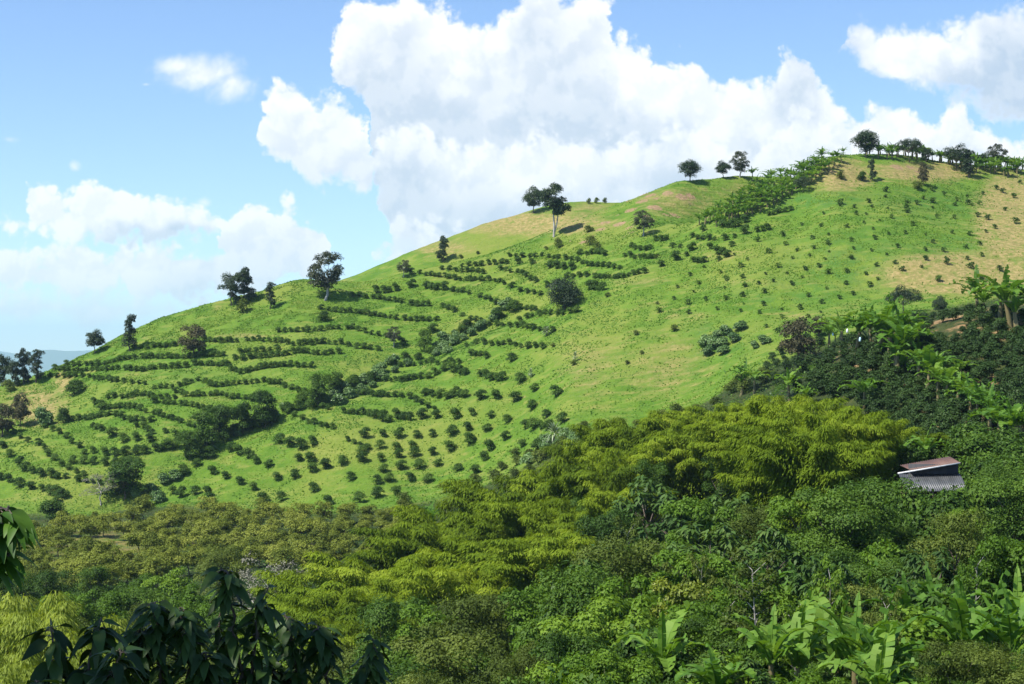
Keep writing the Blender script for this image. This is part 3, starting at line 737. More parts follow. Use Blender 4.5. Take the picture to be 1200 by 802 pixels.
# ------------------------------------------------------------------ trees on the skyline and single trees on the slope: name, proto, u, foot v, height px, width factor, label
def px_tree(name, proto, u, v, hpx, Hp, wf, label, cat='tree', group=None, rot=None):
    p = next(q for q in (hit(u, v + k) for k in range(0, 60)) if q and q.y < 720)
    h = (hpx * p.y / F + .15) / proto_h(proto)
    return place(name, proto, cat, p - Vector((0, 0, .15)), h, wf, rot, label, group)
LONE = tree('round_dark_tree', 9, 10, .02, 30, 9000, .42, 'hill_tree', seed=391, shape='round', crad=.24, flat=1.0)
T = [
 ('loose_ridge_tree', h_loose[0], 3, 452, 36, 10, .8, 'dark tree cut by the frame edge at the low left end of the ridge'),
 ('loose_ridge_tree', h_loose[1], 28, 450, 41, 10, .62, 'tallest knobbly dark tree in the cluster at the ridge\'s left end'),
 ('loose_ridge_tree', h_loose[0], 16, 453, 30, 10, .75, 'middle dark tree of the cluster at the ridge\'s left end'),
 ('scrub', SCR[0], 10, 459, 14, 2, .9, 'low dark bush in front of the cluster at the ridge\'s left end'),
 ('column_tree', h_col[0], 43, 449, 39, 12, 1.0, 'upright dark tree standing apart beside the dirt path on the left ridge'),
 ('ridge_tree', h_round[2], 112, 414, 27, 10, .9, 'small round dark tree with a bare trunk low on the left ridge'),
 ('column_tree', h_col[1], 152, 412, 43, 12, .9, 'narrow column shaped dark tree above the left citrus rows'),
 ('brown_tree', h_brown[0], 226, 419, 38, 9, 1.0, 'brownish tree standing among the left citrus rows'),
 ('loose_ridge_tree', h_loose[0], 272, 358, 37, 10, 1.0, 'ragged dark tree leaning against its taller neighbour on the left ridge'),
 ('loose_ridge_tree', h_loose[1], 288, 354, 40, 10, .85, 'tallest dark tree of the pair on the left ridge, with a flat top'),
 ('scrub', SCR[0], 285, 366, 16, 2, .9, 'small grey green bush under the pair of dark ridge trees'),
 ('column_tree', h_col[0], 317, 362, 31, 12, 1.0, 'short stout dark tree with stacked clumps, right of the ridge pair'),
 ('airy_ridge_tree', h_airy[0], 381, 352, 56, 15, 1.0, 'large airy tree with sky showing through its crown on the left ridge'),
 ('dark_bush', BSD[0], 379, 377, 13, 3, 1.0, 'grey dark bush on the grass below the airy ridge tree'),
 ('loose_ridge_tree', h_loose[1], 519, 307, 30, 10, .75, 'slim dark tree on the skyline above the middle citrus rows'),
 ('airy_ridge_tree', h_airy[1], 473, 325, 20, 15, 1.0, 'small thin grey tree on the slope left of the slim skyline tree'),
 ('ridge_tree', h_round[1], 626, 250, 31, 10, .85, 'round dark tree on a short trunk behind the twin white trunks'),
 ('round_dark_tree', LONE, 661, 363, 38, 9, 1.0, 'dense round dark tree alone on the middle slope'),
 ('airy_ridge_tree', h_airy[1], 754, 277, 30, 15, 1.0, 'thin brownish tree on the reddish spotted slope'),
 ('scrub', SCR[1], 692, 287, 11, 2, 1.1, 'low dark scrub by the bare reddish cut under the ridge'),
 ('scrub', SCR[2], 690, 272, 8, 2, 1.3, 'small flat dark shrub above the bare reddish cut'),
 ('scrub', SCR[0], 654, 291, 12, 2, .8, 'upright scrub below the twin white trunks'),
 ('scrub', SCR[1], 700, 293, 10, 2, .9, 'tiny dark scrub right of the bare reddish cut'),
 ('ridge_tree', h_round[0], 808, 213, 25, 10, 1.0, 'compact dark egg shaped tree on the ridge left of the banana band'),
 ('ridge_tree', h_round[2], 847, 208, 20, 10, 1.0, 'small round tree on the ridge, left of a paler tree'),
 ('airy_ridge_tree', h_airy[0], 867, 208, 30, 15, .95, 'pale airy tree on the ridge where the banana band begins'),
 ('ridge_tree', h_round[0], 1015, 185, 32, 10, .95, 'dark dome shaped tree on the top of the hill'),
 ('umbrella_tree', h_umb[0], 1066, 190, 28, 8, .8, 'flat topped tree behind the summit bananas'),
 ('loose_ridge_tree', h_loose[0], 1085, 190, 17, 10, 1.0, 'low dark tree among the summit bananas'),
 ('umbrella_tree', h_umb[1], 1120, 200, 31, 8, .8, 'spreading grey green tree over the summit bananas'),
 ('column_tree', h_col[1], 1135, 208, 33, 12, 1.1, 'dark tree with a ragged crown casting shade below the summit bananas'),
 ('airy_ridge_tree', h_airy[1], 1169, 192, 28, 15, 1.0, 'pale see-through tree on the skyline at the far right'),
 ('ridge_tree', h_round[2], 1152, 196, 16, 10, 1.0, 'small dark tree behind the bananas near the pale skyline tree'),
 ('umbrella_tree', h_umb[0], 941, 226, 19, 8, .75, 'dark spreading tree with deep shade at the foot of the banana band'),
 ('slope_tree', h_loose[1], 1022, 212, 26, 10, .55, 'thin dark sapling tree just below the summit'),
 ('scrub', BSD[1], 1010, 212, 11, 3, .9, 'dark shrub left of the thin tree below the summit'),
 ('slope_tree', h_brown[1], 1082, 218, 27, 9, .6, 'slender young tree on the reddish ground below the summit'),
 ('scrub', SCR[2], 1075, 222, 10, 2, 1.2, 'scrub at the foot of the slender young tree'),
 ('scrub', SCR[0], 985, 210, 9, 2, 1.0, 'small scrub on the dry shoulder left of the summit'),
 ('umbrella_tree', h_umb[1], 1059, 368, 33, 8, .95, 'wide flat dark tree on the crest above the coffee field'),
 ('round_dark_tree', h_round[1], 1101, 370, 23, 10, .8, 'small dark tree between the flat tree and the tall bananas'),
 ('brown_tree', h_brown[0], 937, 425, 52, 9, 1.0, 'thin olive brown tree at the left edge of the coffee field'),
 ('brown_tree', h_brown[1], 960, 395, 24, 9, 1.3, 'low brownish bush tree on the spur crest left of the bananas'),
 ('bare_brown_tree', h_brown[1], 24, 500, 40, 9, .75, 'lone half bare brown tree on the dry grass at the left'),
 ('bare_brown_tree', h_brown[0], 2, 512, 38, 9, .9, 'brown tree cut by the frame edge on the dry grass'),
 ('grey_shrub', GUL[0], 50, 499, 22, 2.6, .7, 'greyish shrub on the dry grass beside the left citrus rows'),
 ('dark_bush', BSD[2], 88, 462, 17, 3, 1.2, 'dark clump of bushes near the top of the left dirt path'),
 ('dark_bush', BSD[0], 75, 496, 18, 3, .8, 'dark upright bush between the dry grass and the left rows'),
 ('gully_tree', GUD[0], 146, 585, 46, 6.5, 1.2, 'big dark tree at the foot of the left slope with a grey neighbour'),
 ('grey_tree', GRY[0], 118, 592, 40, 6, 1.0, 'flat grey branched tree left of the big dark tree at the slope foot'),
 ('dark_bush', BSD[1], 62, 612, 26, 3, 1.2, 'dark glossy bush at the foot of the slope near the left frame edge'),
 ('gully_tree', GUD[1], 240, 528, 46, 6.5, .9, 'dark tree at the lower end of the shrub filled gully'),
 ('gully_tree', GUD[2], 258, 515, 40, 6.5, .9, 'dark tree second from the lower end of the gully'),
 ('gully_tree', GUD[0], 285, 508, 36, 6.5, .8, 'dark tree in the gully left of the hollow shadowed crown'),
 ('gully_tree', GUD[1], 310, 502, 44, 6.5, .95, 'dark gully tree with a deep shadowed hollow in its crown'),
 ('gully_tree', GUD[2], 222, 540, 34, 6.5, .8, 'lowest dark tree where the gully opens out'),
 ('gully_tree', GUD[0], 373, 478, 40, 6.5, .75, 'dark tree where the dark and the pale gully shrubs meet'),
 ('gully_tree', GUD[2], 392, 466, 30, 6.5, .8, 'dark tree just above the meeting of dark and pale gully shrubs'),
 ('gully_tree', GUD[1], 498, 412, 26, 6.5, .75, 'dark tree beside the pale upper gully shrubs'),
 ('airy_ridge_tree', h_airy[1], 461, 407, 24, 15, .9, 'thin grey tree above the pale gully shrubs'),
]
for (nm, pr, u, v, hpx, Hp, wf, lab) in T:
    px_tree(nm, pr, u, v, hpx, Hp, wf, lab, 'shrub' if ('scrub' in nm or 'bush' in nm or 'shrub' in nm) else 'tree')

def twin_tree():
    rg = np.random.default_rng(77); tr, cr = Geo(), Geo()
    tr.tube([(0,0,-.3),(.1,0,3.5),(-.1,.1,7),(-.4,0,11)], [.36,.3,.24,.12], 8)
    tr2 = Geo(); tr2.tube([(.15,.1,1.2),(.9,.2,4.2),(1.3,.1,7),(1.9,.2,10)], [.26,.22,.18,.08], 7)
    for i in range(34):
        d = rdir(rg, 1)[0]; c = np.array([d[0]*2.3 - .3, d[1]*2.2, 11.8 + d[2]*3.4])
        if rg.random() < .35: c = np.array([2.1 + d[0]*1.6, d[1]*1.4, 8.8 + d[2]*2.2])
        clump_leaves(cr, c, 1.6, 230, .5, .28, rg)
        tr.tube([(-.3,0,9.5), lerp(np.array([-.3,0,9.5]), c, .6), c], [.09,.06,.02], 4)
    return [('trunk', tr.mesh('twin_trunk', M['pale_bark'], True)), ('side_trunk', tr2.mesh('twin_side_trunk', M['pale_bark'], True)), ('crown', cr.mesh('twin_crown', M['hill_tree']))]
px_tree('twin_trunk_tree', twin_tree(), 649, 278, 62, 15.5, 1.0, 'tall tree with two white trunks and a dark crown on the ridge', rot=0)

# hump line shrubs on the skyline behind
for u, v, lab in ((690, 238, 'leftmost tiny bush on the brown hump of the ridge'), (699, 237.5, 'middle tiny bush on the brown hump of the ridge'), (709, 237.5, 'thin tiny bush at the right end of the brown hump')):
    px_tree('scrub', random.choice(SCR), u, v + 1, 7, 2, .7, lab, 'shrub')

# pale leafy shrubs filling the gully
GUP = [(378,468),(392,462),(404,455),(416,449),(428,444),(441,440),(410,462),(424,456),(437,450),(450,440),(463,432),(398,470),(446,432),(478,424),(520,405),(532,399),(543,394),(553,389),(512,412),(524,410),(590,358),(580,364),(596,352),
       (178,572),(160,580),(192,562),(205,556),(185,584),(640,518),(662,512),(676,508),(655,525),(640,530),(620,540),(672,520),(828,400),(840,392),(850,388),(838,404),(848,410),(860,396),(868,382),(830,412),(884,404),(895,398),(846,402)]
for (u, v) in GUP:
    p = hit(u, v + 5); place('gully_shrub', random.choice(GUL), 'shrub', p, random.uniform(.65, 1.0), random.uniform(.8, 1.1), look='pale leafy gully shrub')
for k in range(46):                    # the shrubs run on in one strip along the bottom of the gully
    t = (k + random.random() * .6) / 46 * 6.6 + .9; i = min(int(t), 7); a, b = L_G1[i], L_G1[i + 1]
    u = lerp(a[0], b[0], t - i) + random.uniform(-7, 7); v = lerp(a[1], b[1], t - i) + random.uniform(-5, 6)
    if random.random() < (.6 if u > 360 else .25): place('gully_shrub', random.choice(GUL), 'shrub', hit(u, v + 4), random.uniform(.5, .95), random.uniform(.9, 1.2), look='pale leafy gully shrub')
    else: place('dark_bush', random.choice(BSD), 'bush', hit(u, v + 4), random.uniform(.6, 1.15), 1.1, look='dark gully bush')
for (u, v) in [(540,300),(560,295),(640,290),(770,300),(712,345),(745,390),(790,385),(672,425),(752,412),(648,404),(735,424),(905,440),(870,430)]:
    place('scrub', random.choice(SCR), 'shrub', hit(u, v + 3), random.uniform(.4, .8), 1.1, look='small weed bush')
for (u, v) in scatter_poly([(640,505),(680,495),(760,492),(850,455),(910,430),(905,450),(830,478),(760,505),(700,520),(600,560),(500,588),(450,592),(560,560)], 34, (14, 8), seed=9):
    place('scrub', random.choice(SCR), 'shrub', hit(u, v + 4), random.uniform(.8, 1.5), 1.1, look='olive foothill scrub')
px_tree('rosette_palm', ROS, 649, 523, 30, 3.2, .8, 'whitish green rosette palm with drooping leaves at the foot of the hill', 'palm')
px_tree('rosette_palm', ROS, 640, 394, 12, 3.2, 1.0, 'small pale rosette plant in the middle of the hill', 'palm')
px_tree('rosette_palm', ROS, 622, 443, 12, 3.2, .6, 'tiny pale rosette plant in the citrus rows', 'palm')
px_tree('rosette_palm', ROS, 674, 424, 13, 3.2, .6, 'lone dark rosette plant on the bare middle slope', 'palm')

# ------------------------------------------------------------------ bananas on the ridge and summit
for (u, v) in scatter_poly([(815,262),(850,240),(885,215),(930,198),(962,184),(985,182),(975,196),(948,212),(915,232),(880,250),(845,262)], 105, (6.5, 4.5), seed=3):
    p = hit(u, v + 5) or hit(u, v + 9) or hit(u, v + 14)
    place('banana_plant', random.choice(BAN), 'banana plant', p, random.uniform(.85, 1.2), random.uniform(1.25, 1.6), group='banana plants in the band climbing the ridge', label='banana plant packed in the band that climbs to the summit')
for k, (u, v) in enumerate(scatter_poly([(1022,184),(1060,185),(1090,190),(1110,193),(1140,203),(1204,208),(1204,196),(1140,190),(1100,183),(1060,178),(1024,178)], 92, (4.2, 2.6), seed=4)):
    p = hit(u, v + 4) or hit(u, v + 8) or hit(u, v + 14)
    p = p + Vector((0, random.uniform(0, 12), 0)); p.z = ground(p.x, p.y)
    place('banana_plant', random.choice(BAN), 'banana plant', p, random.uniform(.85, 1.15), random.uniform(1.25, 1.6), group='banana plants along the summit', label='banana plant in the belt along the top of the hill')
for (u, v, hpx, lab) in [(963,180,17,'star shaped palm like banana on the skyline left of the summit'),(988,184,12,'small banana on the skyline nearest to the summit dome tree'),(882,212,17,'banana plant beside the pale airy ridge tree')]:
    px_tree('banana_plant', random.choice(BAN), u, v, hpx, 4.4, 1.0, lab, 'banana plant')

# ------------------------------------------------------------------ coffee field and bananas on the near spur
for (u, v) in scatter_poly([(890,425),(935,395),(985,398),(1040,402),(1075,372),(1120,362),(1205,365),(1205,500),(1165,495),(1140,530),(1110,548),(1050,545),(1030,505),(1000,470),(950,462),(915,455)], 290, (12, 7.5), seed=6):
    if any(abs(u - a) < 12 and abs(v - b) < 6 for a, b in [(980,428),(1145,525),(1110,385)]): continue
    place('coffee_shrub', random.choice(COF), 'coffee shrub', hit(u, v + 6), random.uniform(.75, 1.2), random.uniform(.95, 1.25), group='coffee shrubs covering the near spur', look='@coffee')
NB = [(985,414,46,'banana with a white fruit bag at the left end of the spur line'),(1003,416,48,'banana in the spur line just right of the bagged one'),(972,408,30,'short banana at the very left of the spur line'),
 (1030,420,58,'tall banana at the left of the big clump on the spur'),(1043,428,62,'tallest banana in the big clump on the spur'),(1056,424,60,'banana at the back of the big clump on the spur'),(1066,438,60,'banana at the right of the big clump on the spur'),(1050,440,44,'short banana at the front of the big clump on the spur'),(1020,412,48,'banana between the bagged plants and the big clump'),
 (1086,462,48,'banana below the big clump on the spur'),(1094,452,40,'smaller banana tucked beside the one below the big clump'),(1122,480,40,'left banana of the group low on the spur'),(1138,488,40,'middle banana of the group low on the spur'),(1152,498,44,'right banana of the group low on the spur'),(1126,448,28,'short banana right of the spur line among coffee'),
 (1170,524,50,'bushy banana by the dirt track at the right'),(1186,532,54,'banana by the dirt track, close to the right frame edge'),(1160,510,34,'small banana just above the dirt track'),(1200,520,44,'banana cut by the frame edge above the dirt track'),
 (1013,482,40,'isolated banana in the middle of the lower coffee field'),(1146,372,48,'bluish green banana on the spur crest'),(1186,388,62,'large banana on the spur crest at the right'),(1172,380,50,'banana on the crest left of the largest one'),(1204,384,56,'banana on the crest cut by the frame edge'),
 (868,464,36,'banana at the lower left corner of the coffee field'),(884,462,30,'banana right beside the one at the field corner'),(925,470,34,'banana between the bamboo and the coffee field'),(945,478,26,'small banana peeking over the bamboo'),
 (1076,450,44,'young banana between the big clump and the one below it'),(1100,470,44,'banana squeezed between the lower clump plants'),(1108,474,40,'banana above the low spur group'),(1160,505,44,'banana joining the low spur group and the track'),(1146,494,42,'second banana low on the spur, right of centre'),(1196,528,52,'banana just right of the dirt track bush'),(1012,568,54,'left banana of the trio beside the shed'),(1030,568,58,'middle banana of the trio beside the shed'),(1046,566,50,'right banana of the trio beside the shed'),(1083,556,46,'broad leaved banana right behind the shed roof'),(962,585,50,'banana half hidden among trees left of the shed trio'),(500,628,36,'bright banana in front of the bamboo at the slope foot')]
for (u, v, hpx, lab) in NB:
    p = hit(u, v)
    place('banana_plant', random.choice(BAN), 'banana plant', p - Vector((0,0,.1)), hpx * 1.3 * p.y / F / proto_h(BAN[0]), 1.15, label=lab)
    if u > 960 and v < 540 and u != 1013 and u % 3 == 0:
        p = hit(u + random.uniform(5, 11), v + random.uniform(-6, 3))
        place('banana_plant', random.choice(BAN), 'banana plant', p - Vector((0,0,.1)), hpx * random.uniform(.75, 1.0) * p.y / F / proto_h(BAN[0]), 1.1, look='smaller banana on the spur')
for (u, v, m, lab) in [(993,388,'bagw','white plastic bag around a banana bunch on the spur line'),(976,392,'bag','pale blue plastic bag around a bunch at the left of the spur line'),(1008,398,'bag','blue plastic bag hanging right of the white one')]:
    g = Geo(); g.tube([(0,0,.55),(0,0,.5),(.02,0,.25),(0,.02,-.1),(0,0,-.4),(0,0,-.45)], [.03,.10,.24,.28,.25,.20], 9)
    b = g.mesh('fruit_bag', M[m], True); q = hit(u, v + 26)
    d = q.y - .6; place('fruit_bag', b, 'fruit bag', Vector(((u - CX)/F*d, d, (V0 - v)/F*d)), .6, 1, label=lab)
def at_d(u, d): return at(u, d)
def top_thing(name, proto, Hp, u, vtop, d, cat, wf=1.0, lo=2.5, hi=20, **kw):
    p = at(u, d); zt = (V0 - vtop) / F * d; Hp = proto_h(proto)
    h = min(hi, max(lo, zt - p.z + .15))
    return place(name, proto, cat, p - Vector((0,0,.15)), h / Hp, wf * (1 if h < Hp else Hp / h * .5 + .5), **kw)

# ------------------------------------------------------------------ bamboo
BL = [(690,520,268),(718,508,262),(745,492,264),(772,500,252),(800,490,257),(830,482,257),(856,472,260),(905,466,258),(932,470,252),(960,478,247),(990,486,242),(1018,494,234),(880,486,246),(822,510,240),(782,522,238),(742,530,242),(920,498,234),(962,508,226),(1062,500,226),(1088,512,221),(1000,520,218),
      (700,556,236),(662,546,246),(562,578,243),(600,566,243),(638,560,238),(530,596,238),(580,598,226),(625,586,223),(664,592,222),(500,612,232),(546,626,216),(590,632,209),(632,642,204),(655,622,213),(470,636,222),(440,650,214),(500,652,206),(540,664,200),(402,664,212),(372,676,206),(342,690,200),(422,692,196),(462,694,192),(380,712,188)]
def bamboo_d(u, v, d, want=9.5):
    while d > (178 if u > 985 else 160) and (V0 - v) / F * d - at(u, d).z < want: d -= 3
    return d
for k, (u, v, d) in enumerate(BL):
    if d < 244 and u < 660 and k % 2: continue
    if u > 1030: continue
    d = bamboo_d(u, v, d)
    top_thing('bamboo_clump', random.choice(BAMB), 13.0, u, v, d, 'bamboo', random.uniform(1.0, 1.25) * (1.2 if u < 660 else 1.0), 5.5, 18, look='yellow green bamboo clump')
for (u, v) in scatter_poly([(330,715),(440,660),(540,605),(640,580),(690,600),(690,660),(650,700),(560,720),(500,745),(400,745)], 9, (52, 34), seed=21):
    top_thing('bamboo_clump', random.choice(BAMB), 13.0, u, v, float(np.interp(v, [580, 640, 700, 750], [232, 212, 192, 172])), 'bamboo', 1.0, 7, 17, look='yellow green bamboo clump')
for (u, v) in scatter_poly([(690,540),(800,500),(900,490),(1000,505),(1030,530),(960,545),(860,545),(760,570),(700,590)], 6, (60, 22), seed=22):
    top_thing('bamboo_clump', random.choice(BAMB), 13.0, u, v, bamboo_d(u, v, float(np.interp(v, [490, 540, 590], [244, 226, 212])), 8.5), 'bamboo', 1.0, 7, 15, look='yellow green bamboo clump')
for (u, v, lab) in [(1058,512,'low bamboo clump at the right end, above the banana trio'),(1086,522,'rightmost low bamboo clump, above the shed roof')]:
    p = at(u, 186); place('bamboo_clump', BAMB[1], 'bamboo', p, ((V0 - v) / F * 186 - p.z) / proto_h(BAMB[1]) if (V0 - v) / F * 186 - p.z > 3 else .3, 1.4, label=lab)
for (u, v, d) in [(8,708,122),(38,712,124),(64,722,119),(22,742,108),(80,768,110)]:
    top_thing('bamboo_clump', random.choice(BAMP), 13.0, u, v, d, 'bamboo', .9, 8, 16, look='pale yellow bamboo clump')

# ------------------------------------------------------------------ orchard trees on the valley floor
for (u, v) in scatter_poly([(40,625),(100,612),(160,600),(240,596),(330,600),(420,600),(480,602),(470,640),(400,660),(340,668),(240,668),(190,680),(100,692),(20,690),(20,640)], 125, (17, 10), seed=8):
    if 70 < u < 150 and 624 < v < 642 and random.random() < .6: continue
    p = hit(u, v + 10); place('orchard_tree', random.choice(AVO), 'tree', p, random.uniform(.72, 1.1), random.uniform(.85, 1.05), group='yellowish orchard trees on the valley floor', look='@orchard')
for (u, v, d, pr, Hp, lab) in [(200,668,250,PGR[0],7,'pale green flat crowned tree beyond the dark foreground leaves'),(232,684,240,PGR[1],7,'pale green tree right of its twin, near the grey branched tree'),(165,672,262,PGR[1],7,'pale green tree at the left of the flat crowned row'),
     (330,650,238,GRY[0],6,'leafless looking grey branched tree in front of the orchard'),(300,662,244,GRY[0],6,'smaller grey branched tree left of the other grey one'),(265,640,262,OLI[0],8,'olive tree behind the grey branched trees'),(60,668,255,DEN[0],9,'dark tree in the shaded strip at the left'),(110,664,262,DEN[1],9,'second dark tree in the shaded strip at the left'),(20,672,250,DEN[2],9,'dark tree at the frame edge in the shaded strip'),(150,690,225,DEN[3],9,'dark tree at the right end of the shaded strip')]:
    top_thing('valley_tree', pr, Hp, u, v, d, 'tree', 1.0, 4, 13, label=lab)

# ------------------------------------------------------------------ forest in the lower right, from the shed down
KEY = [('dense_tree', DEN[0], 9, 1016, 562, 138, 1.0, 'large dense dark tree left of the shed roof'),
 ('dense_tree', DEN[1], 9, 985, 575, 135, 1.0, 'dense dark tree left of the largest one by the shed'),
 ('dense_tree', DEN[2], 9, 1172, 545, 150, .9, 'dark tree right of the shed at the frame edge'),
 ('dense_tree', DEN[3], 9, 1195, 560, 135, 1.1, 'dark tree right of the shed, cut by the frame'),
 ('olive_tree', OLI[0], 8, 545, 700, 150, 1.0, 'rounded olive brown tree below the bamboo'),
 ('olive_tree', OLI[1], 8, 520, 745, 126, 1.1, 'broad greyish olive tree at the bottom between leaves and forest'),
 ('olive_tree', OLI[2], 8, 610, 752, 122, .9, 'small olive tree at the bottom right of the broad greyish one'),
 ('olive_tree', OLI[1], 8, 1130, 752, 70, 1.0, 'brownish feathery tree at the bottom right corner'),
 ('olive_tree', OLI[2], 8, 1185, 765, 66, 1.0, 'low brownish tree in the bottom right corner'),
 ('palmate_tree', PAL[0], 8, 858, 580, 165, 1.0, 'grey green tree with whorled leaves in front of the bamboo'),
 ('palmate_tree', PAL[1], 8, 905, 560, 180, 1.0, 'grey green whorled leaf tree close under the upper bamboo'),
 ('palmate_tree', PAL[2], 8, 760, 560, 200, 1.0, 'dark whorled leaf tree in the shade of the bamboo'),
 ('palmate_tree', PAL[0], 8, 830, 615, 140, 1.0, 'whorled leaf tree below the grey green one'),
 ('palmate_tree', PAL[1], 8, 790, 590, 165, 1.0, 'whorled leaf tree with horizontal layers left of the others'),
 ('palmate_tree', PAL[2], 8, 700, 640, 150, .9, 'shaded whorled leaf tree under the drooping bamboo plume'),
 ('pole_tree', POL[0], 10, 885, 645, 88, .9, 'slender tree with a bare white trunk and sparse leaves'),
 ('pole_tree', POL[1], 10, 932, 690, 86, .7, 'thin straight tree right of the white trunked one'),
 ('pole_tree', POL[1], 10, 855, 690, 90, .7, 'thin leaning tree left of the white trunked one'),
 ('pole_tree', POL[0], 10, 735, 605, 150, .6, 'bare pole like trunk rising in front of the bamboo'),
 ('pole_tree', POL[1], 10, 975, 655, 100, .6, 'thin stemmed tree above the upright leaved banana'),
 ('pole_tree', POL[0], 10, 1040, 690, 84, .6, 'thin stemmed tree right of the dark stemmed banana'),
 ('pole_tree', POL[1], 10, 1145, 640, 98, .6, 'thin stemmed tree near the right frame edge'),
 ('pole_tree', POL[0], 10, 820, 650, 112, .6, 'thin pale stemmed tree left of the white trunked one, standing further back'),
 ('yellow_tree', YEL[0], 5, 800, 682, 108, .8, 'bright yellow green small tree left of the white trunked tree'),
 ('bright_tree', BRI[0], 8, 640, 690, 140, 1.0, 'light green loose tree under the bamboo edge'),
 ('bright_tree', BRI[1], 8, 690, 715, 118, 1.0, 'light green tree at the bottom, left part of the forest'),
 ('bright_tree', BRI[2], 8, 760, 700, 112, 1.0, 'light green spreading tree in the middle of the forest'),
 ('bright_tree', BRI[3], 8, 750, 640, 145, 1.0, 'mid green tree right of the drooping bamboo plume'),
 ('dense_tree', DEN[0], 9, 455, 700, 165, .8, 'dark tree in the shade at the bamboo\'s left foot'),
 ('dense_tree', DEN[2], 9, 720, 600, 185, .9, 'dark tree deep in the shade behind the drooping plume'),
 ('olive_tree', OLI[0], 8, 1120, 600, 118, .8, 'small ragged olive tree just below the shed'),
 ('dense_tree', DEN[1], 9, 690, 585, 214, .6, 'dark tree in the gap between two bamboo masses'),
 ('dense_tree', DEN[3], 9, 650, 672, 190, .7, 'dark tree right under the drooping plume'),
 ('dense_tree', DEN[0], 9, 765, 540, 222, .6, 'dark tree standing among the upper bamboo clumps'),
 ('dense_tree', DEN[2], 9, 845, 525, 215, .6, 'dark tree among the upper bamboo, right of its twin'),
 ('bright_tree', BRI[1], 8, 1170, 630, 100, .8, 'vine hung green tree at the right frame edge')]
for (nm, pr, Hp, u, v, d, wf, lab) in KEY:
    top_thing(nm, pr, Hp, u, v, d, 'shrub' if 'bush' in nm else 'tree', wf, 2.2, 14, label=lab)
NB2 = [(1063,690,58,100,'banana with yellowing leaves below the shed'),(1190,690,92,92,'big banana with torn leaves at the right frame edge'),(1128,712,64,90,'banana with one leaf raised, left of the big torn one'),(975,712,46,95,'banana with upright leaves below the dense dark trees'),
 (1003,765,70,80,'dark banana with brown stem in the lower forest'),(1022,768,60,78,'banana right beside the dark one in the lower forest'),(942,756,60,82,'banana left of the dark one in the lower forest'),(1128,760,62,80,'spreading banana above the bottom right corner'),(1178,765,66,78,'bright banana in the bottom right corner'),(1036,808,56,72,'short banana at the bottom edge'),(838,812,44,75,'banana leaf tuft at the bottom edge under the white trunk'),
 (940,640,46,118,'small bright banana under the dense dark tree'),(1010,640,40,112,'banana tip among bright bushes below the dense tree'),(905,772,50,80,'young banana beside the white trunk'),(985,745,48,86,'banana leaning left of the dark stemmed one'),(1000,690,44,100,'banana under the largest dense dark tree'),(1090,660,44,104,'banana right of the yellowing one'),(905,640,40,122,'small banana right of the whorled leaf trees'),(1160,690,50,92,'banana left of the big torn one'),(780,760,40,84,'lone banana in the middle of the light green trees')]
for (u, v, hpx, d, lab) in NB2:
    top_thing('banana_plant', random.choice(BAN), 4.5, u, v - hpx * 1.2, d, 'banana plant', 1.0, 2.6, 6.0, label=lab)

def dfill(u, v):
    if u < 640: return float(np.interp(v, [640, 700, 750, 800, 840], [200, 165, 132, 108, 92]))
    return float(np.interp(v, [545, 600, 650, 700, 750, 800, 840], [176, 142, 118, 100, 86, 76, 68]))
fill_poly = [(640,660),(690,590),(720,575),(800,570),(870,560),(940,560),(1000,575),(1060,600),(1110,610),(1150,580),(1210,575),(1210,830),(400,830),(430,770),(450,720),(520,700),(600,690)]
for (u, v) in scatter_poly(fill_poly, 58, (48, 32), seed=12):
    if 1060 < u < 1135 and v < 600: continue
    d = dfill(u, v); w = random.random(); r = random.uniform(.7, 1.05); v -= random.uniform(-10, 22)
    if u < 640: pr, nm, Hp, lk = (random.choice(OLI), 'olive_tree', 8, 'olive tree') if w < .5 else ((random.choice(DEN), 'dense_tree', 9, 'dark leafy tree') if w < .75 else (random.choice(BRI), 'bright_tree', 8, 'light green tree'))
    elif w < .30: pr, nm, Hp, lk = random.choice(DEN), 'dense_tree', 9, 'dark leafy tree'
    elif w < .72: pr, nm, Hp, lk = random.choice(BRI), 'bright_tree', 8, 'light green loose tree'
    elif w < .86: pr, nm, Hp, lk = random.choice(PAL), 'palmate_tree', 8, 'whorled leaf tree'
    else: pr, nm, Hp, lk = random.choice(OLI), 'olive_tree', 8, 'olive brown tree'
    top_thing(nm, pr, Hp, u, v, d, 'tree', r, 2.6, 10, look=lk)
for (u, v) in scatter_poly(fill_poly, 66, (33, 25), seed=13):
    if 1060 < u < 1135 and v < 606: continue
    d = dfill(u, v) * random.uniform(.94, 1.03); dk = random.random() < (.55 if u > 640 else .5)
    top_thing('dark_bush' if dk else 'leafy_bush', random.choice(BSD if dk else BSH), 3.0, u, v + 6, d, 'bush', random.uniform(.8, 1.1), 1.6, 5.0, look='dark green bush' if dk else 'light green leafy bush')
for (u, v) in scatter_poly([(0,690),(120,690),(200,700),(330,700),(340,760),(430,740),(450,830),(0,830)], 30, (44, 28), seed=14):
    d = float(np.interp(v, [690, 740, 800, 840], [215, 170, 130, 110])); w = random.random()
    pr, nm, Hp, lk = (random.choice(OLI), 'olive_tree', 8, 'olive tree') if w < .45 else ((random.choice(DEN), 'dense_tree', 9, 'dark leafy tree') if w < .8 else (random.choice(BRI), 'bright_tree', 8, 'light green tree'))
    top_thing(nm, pr, Hp, u, v, d, 'tree', random.uniform(.8, 1.1), 3, 13, look=lk)

